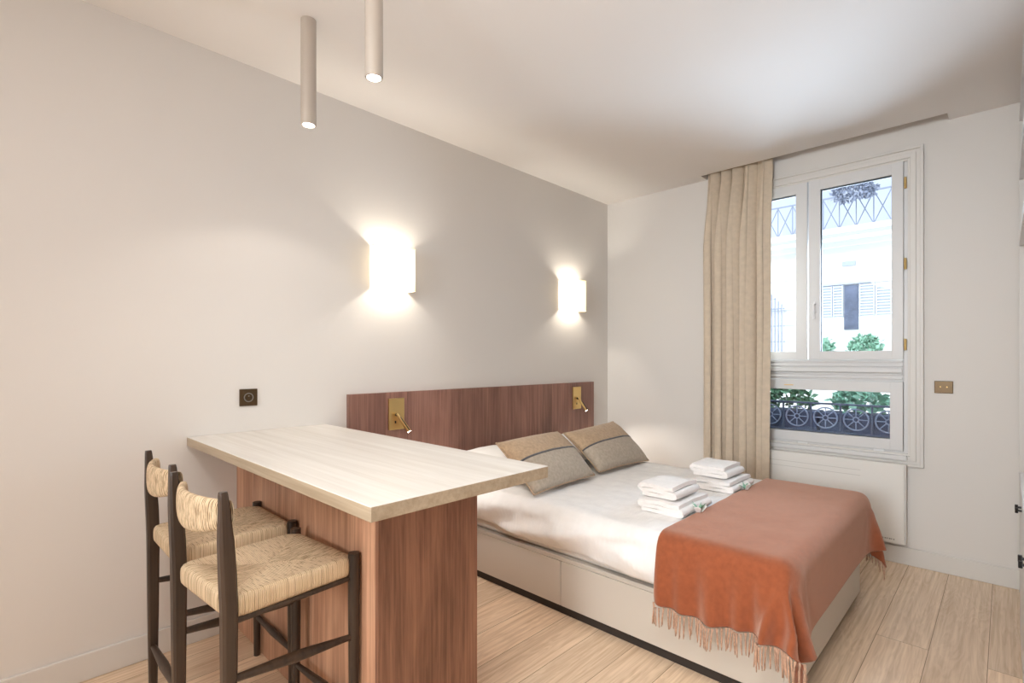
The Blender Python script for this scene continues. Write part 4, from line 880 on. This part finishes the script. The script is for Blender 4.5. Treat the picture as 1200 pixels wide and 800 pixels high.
# ------------------------------------------------------------------ outside: balcony, plants, street front
M_stone = simple('pale_stone', (.80, .80, .78), .8, bump=.2, bscale=20)
M_stoneb = simple('grey_render', (.46, .49, .56), .8, var=.12, vscale=.6)
M_iron = simple('painted_ironwork', (.07, .085, .13), .5)
M_ironl = simple('pale_ironwork', (.24, .27, .36), .5)
struct('trim_1', box(BM(), -1.2, 4.4, 4.361, 5.2, .50, .64), M_stone)
t = thing('balcony_railing', 'wrought iron balcony railing with star roundels outside the lower window', 'railing', (1.65, 4.5, .64))
obj('top_rail', box(BM(), -.2, 3.6, 4.488, 4.512, .936, .950, .002), M_iron, t)
obj('bottom_rail', box(BM(), -.2, 3.6, 4.490, 4.510, .722, .734, .002), M_iron, t)
k0 = -7
for k in range(-7, 12):
    x = 1.356+.197*k
    obj('post', box(BM(), x-.006, x+.006, 4.494, 4.506, .6402, .937), M_iron, t)
    if k < 11:
        cx_ = x+.0985; bm = BM(); torus(bm, (cx_, 4.5, .835), .078, .006); torus(bm, (cx_, 4.5, .835), .018, .005, 14)
        for a in range(8):
            an = a*PI/4; bm2 = tube(bm, [(cx_+.018*math.cos(an), 4.5, .835+.018*math.sin(an)), (cx_+.076*math.cos(an), 4.5, .835+.076*math.sin(an))], .004, 6)
        obj('roundel', bm, M_ironl, t, True)
def foliage(c, rx, ry, rz, n, size, seed, droop=0):
    rnd = random.Random(seed); bm = BM()
    for _ in range(n):
        a = rnd.uniform(0, 2*PI); e = math.asin(rnd.uniform(-.6, 1)); r = rnd.uniform(.45, 1)**.5
        p = Vector((c[0]+rx*r*math.cos(a)*math.cos(e), c[1]+ry*r*math.sin(a)*math.cos(e), c[2]+rz*r*math.sin(e)))
        d = Vector((rnd.uniform(-1, 1), rnd.uniform(-1, 1), rnd.uniform(-.4-droop, 1))).normalized(); s = d.cross(Vector((rnd.uniform(-1, 1), rnd.uniform(-1, 1), rnd.uniform(-1, 1)))).normalized()
        l = size*rnd.uniform(.6, 1.3); w = l*.28; n_ = d.cross(s)
        v = [bm.verts.new(p), bm.verts.new(p+d*l*.5+s*w+n_*w*.3), bm.verts.new(p+d*l), bm.verts.new(p+d*l*.5-s*w+n_*w*.3)]
        bm.faces.new(v)
    return bm
M_pot = simple('dark_planter', (.055, .07, .12), .7, var=.4, vscale=8)
bxs = [(.61, 1.065), (1.085, 1.565), (1.585, 2.065), (2.085, 2.56)]
names = ['leftmost of four', 'second from left', 'third from left', 'rightmost of four']
for k, (a, b) in enumerate(bxs):
    t = thing('planter', 'dark planter box of leafy plants behind the railing, '+names[k], 'planter', ((a+b)/2, 4.75, .64), 'planter boxes on the balcony')
    obj('box', box(BM(), a, b, 4.62, 4.86, .6405, .865, .01), M_pot, t)
    obj('foliage', foliage(((a+b)/2, 4.74, .94), (b-a)*.38, .08, .11, 300, .07, 20+k), (M_leafl, M_leaf)[k % 2], t)
# street front opposite
FY = 18.0
t = thing('street_building', 'pale stone apartment front across the street seen through the window', 'building', (-.5, FY, -4))
bm = BM(); box(bm, -9, 8, FY, FY+.5, -4, 4.66); obj('wall', bm, M_stone, t)
bm = BM()
for z in (3.79, 3.24, 2.85, 2.36, 1.85, 1.35): box(bm, -9, -1.55, FY-.012, FY-.001, z, z+.03)
obj('masonry_joint', bm, M_stoneb, t, label='grey horizontal stone joint')
bm = BM(); box(bm, -9, 8, FY-.22, FY+.3, 4.66, 4.80); box(bm, -9, 8, FY-.42, FY+.3, 4.80, 4.93); box(bm, -9, 8, FY-.55, FY+.3, 4.99, 5.15); box(bm, -9, 8, FY-.46, FY+.3, 4.93, 4.99)
obj('cornice', bm, M_stone, t)
obj('upper_wall', box(BM(), -9, 8, FY+.9, FY+1.3, 5.15, 12), M_stoneb, t)
obj('window_opening', box(BM(), -.835, -.475, FY-.03, FY-.002, 2.18, 3.50), simple('dark_window', (.11, .13, .19), .3, var=.4, vscale=3), t)
for a, b in ((-1.42, -1.14), (-1.12, -.86), (-.45, -.08), (-.05, .32)):
    bm = BM(); z = 2.60
    box(bm, a, a+.03, FY-.05, FY-.001, 2.58, 3.52); box(bm, b-.03, b, FY-.05, FY-.001, 2.58, 3.52)
    while z < 3.48: box(bm, a+.03, b-.03, FY-.045, FY-.004, z, z+.045); z += .085
    obj('shutter', bm, simple('blue_grey_shutter', (.58, .63, .72), .6), t)
obj('lintel', box(BM(), -1.48, .6, FY-.08, FY-.001, 3.53, 3.60), M_stoneb, t)
obj('wall_plaque', box(BM(), -.89, -.54, FY-.03, FY-.001, 4.08, 4.22), simple('plaque_grey', (.38, .42, .48), .6), t)
bm = BM()
for k in range(6): tube(bm, [(-3.02+.10*k, FY-.12, 1.4), (-3.02+.10*k, FY-.12, 3.62-.11*k)], .016, 6)
box(bm, -3.06, -2.44, FY-.14, FY-.10, 2.9, 2.94)
obj('window_grille', bm, M_ironl, t)
t = thing('upper_railing', 'pale criss-cross balcony railing on the ledge opposite', 'railing', (-.4, FY-.3, 5.15))
bm = BM(); x = -3.
while x < 3:
    for dx in (-.42, .42): tube(bm, [(x, FY-.3, 5.17), (x+dx, FY-.3, 6.1)], .014, 6)
    tube(bm, [(x, FY-.3, 5.17), (x, FY-.3, 6.1)], .014, 6); x += .42
obj('lattice', bm, M_ironl, t)
obj('hand_rail', box(BM(), -3.2, 3.2, FY-.32, FY-.28, 6.1, 6.14), M_ironl, t)
tag(obj('hanging_plant', foliage((-.46, FY-.72, 6.05), .55, .2, .36, 700, .12, 5, .8), simple('hazed_leaf', (.26, .29, .38), .8)), 'dark bushy plant above the lattice railing on the building opposite', 'plant')  # leaf colour lightened and greyed to paint in the haze
for k, (x, z, w) in enumerate(((-1.42, 1.6, .42), (-.22, 1.58, .40))):
    tag(obj('street_shrub', foliage((x, FY-.6, z), w, .3, .36, 500, .16, 40+k), M_leafl), ('bright green shrub opposite, left of the dark window', 'bright green shrub opposite, right of the dark window')[k], 'shrub', 'green shrubs across the street')
struct('trim_2', box(BM(), -12, 12, 5.2, 22, -4.1, -4.0), M_stone)

# ------------------------------------------------------------------ light
w = bpy.data.worlds.new('sky'); scene.world = w; w.use_nodes = True
bg = w.node_tree.nodes['Background']; bg.inputs[0].default_value = (.80, .90, 1, 1); bg.inputs[1].default_value = 1.5
s = light('daylight_sun', 'SUN', (0, -5, 12), 3.6, (.93, .97, 1), rot=aim((.25, 1, -.8)), angle=math.radians(8))
light('window_daylight', 'AREA', (1.65, 4.24, 1.70), 62, (.68, .84, 1), rot=aim((0, -1, .35)), shape='DISK', size=1.0)
# added fill lights behind the camera, with no fixtures of their own
light('rear_ceiling_fill', 'AREA', (1.6, -2.4, 2.6), 27, (1, .98, .96), rot=aim((0, .2, -1)), shape='DISK', size=1.2)  # added soft downward fill from the unseen end of the room
light('near_down_fill', 'AREA', (2.3, -.3, 2.6), 12, (.92, .97, .95), rot=aim((-.25, 1, -1.1)), shape='DISK', size=.6, spread=math.radians(110))  # added fill thrown down and forward over bed and floor
light('forward_fill', 'AREA', (2.1, -3.4, 1.9), 22, (.88, .95, 1), rot=aim((-.06, 1, -.05)), shape='DISK', size=1.6, spread=math.radians(62))  # added narrow fill to brighten the bed and far wall
light('bounce_fill', 'AREA', (2.35, -.35, 1.6), 22, (1, .93, .93), rot=aim((-.05, .2, 1)), shape='DISK', size=.7, spread=math.radians(110))  # added upward fill, bounced off the ceiling

# ------------------------------------------------------------------ camera
cam = bpy.data.cameras.new('camera'); co = bpy.data.objects.new('camera', cam); COL.objects.link(co)
co.location = (2.6447, 0, 1.28); co.rotation_euler = (PI/2, 0, math.radians(44.195))
cam.sensor_width = 36; cam.lens = 17.959; cam.shift_x = .00264; cam.shift_y = .01778; cam.clip_start = .02; cam.clip_end = 200
scene.camera = co
v = scene.view_settings; v.view_transform = 'Standard'; v.look = 'None'; v.exposure = .09; v.gamma = 1; v.use_curve_mapping = False
cy = scene.cycles; cy.use_denoising = True; cy.max_bounces = 10; cy.diffuse_bounces = 6; cy.sample_clamp_indirect = 4; cy.caustics_reflective = False; cy.caustics_refractive = False
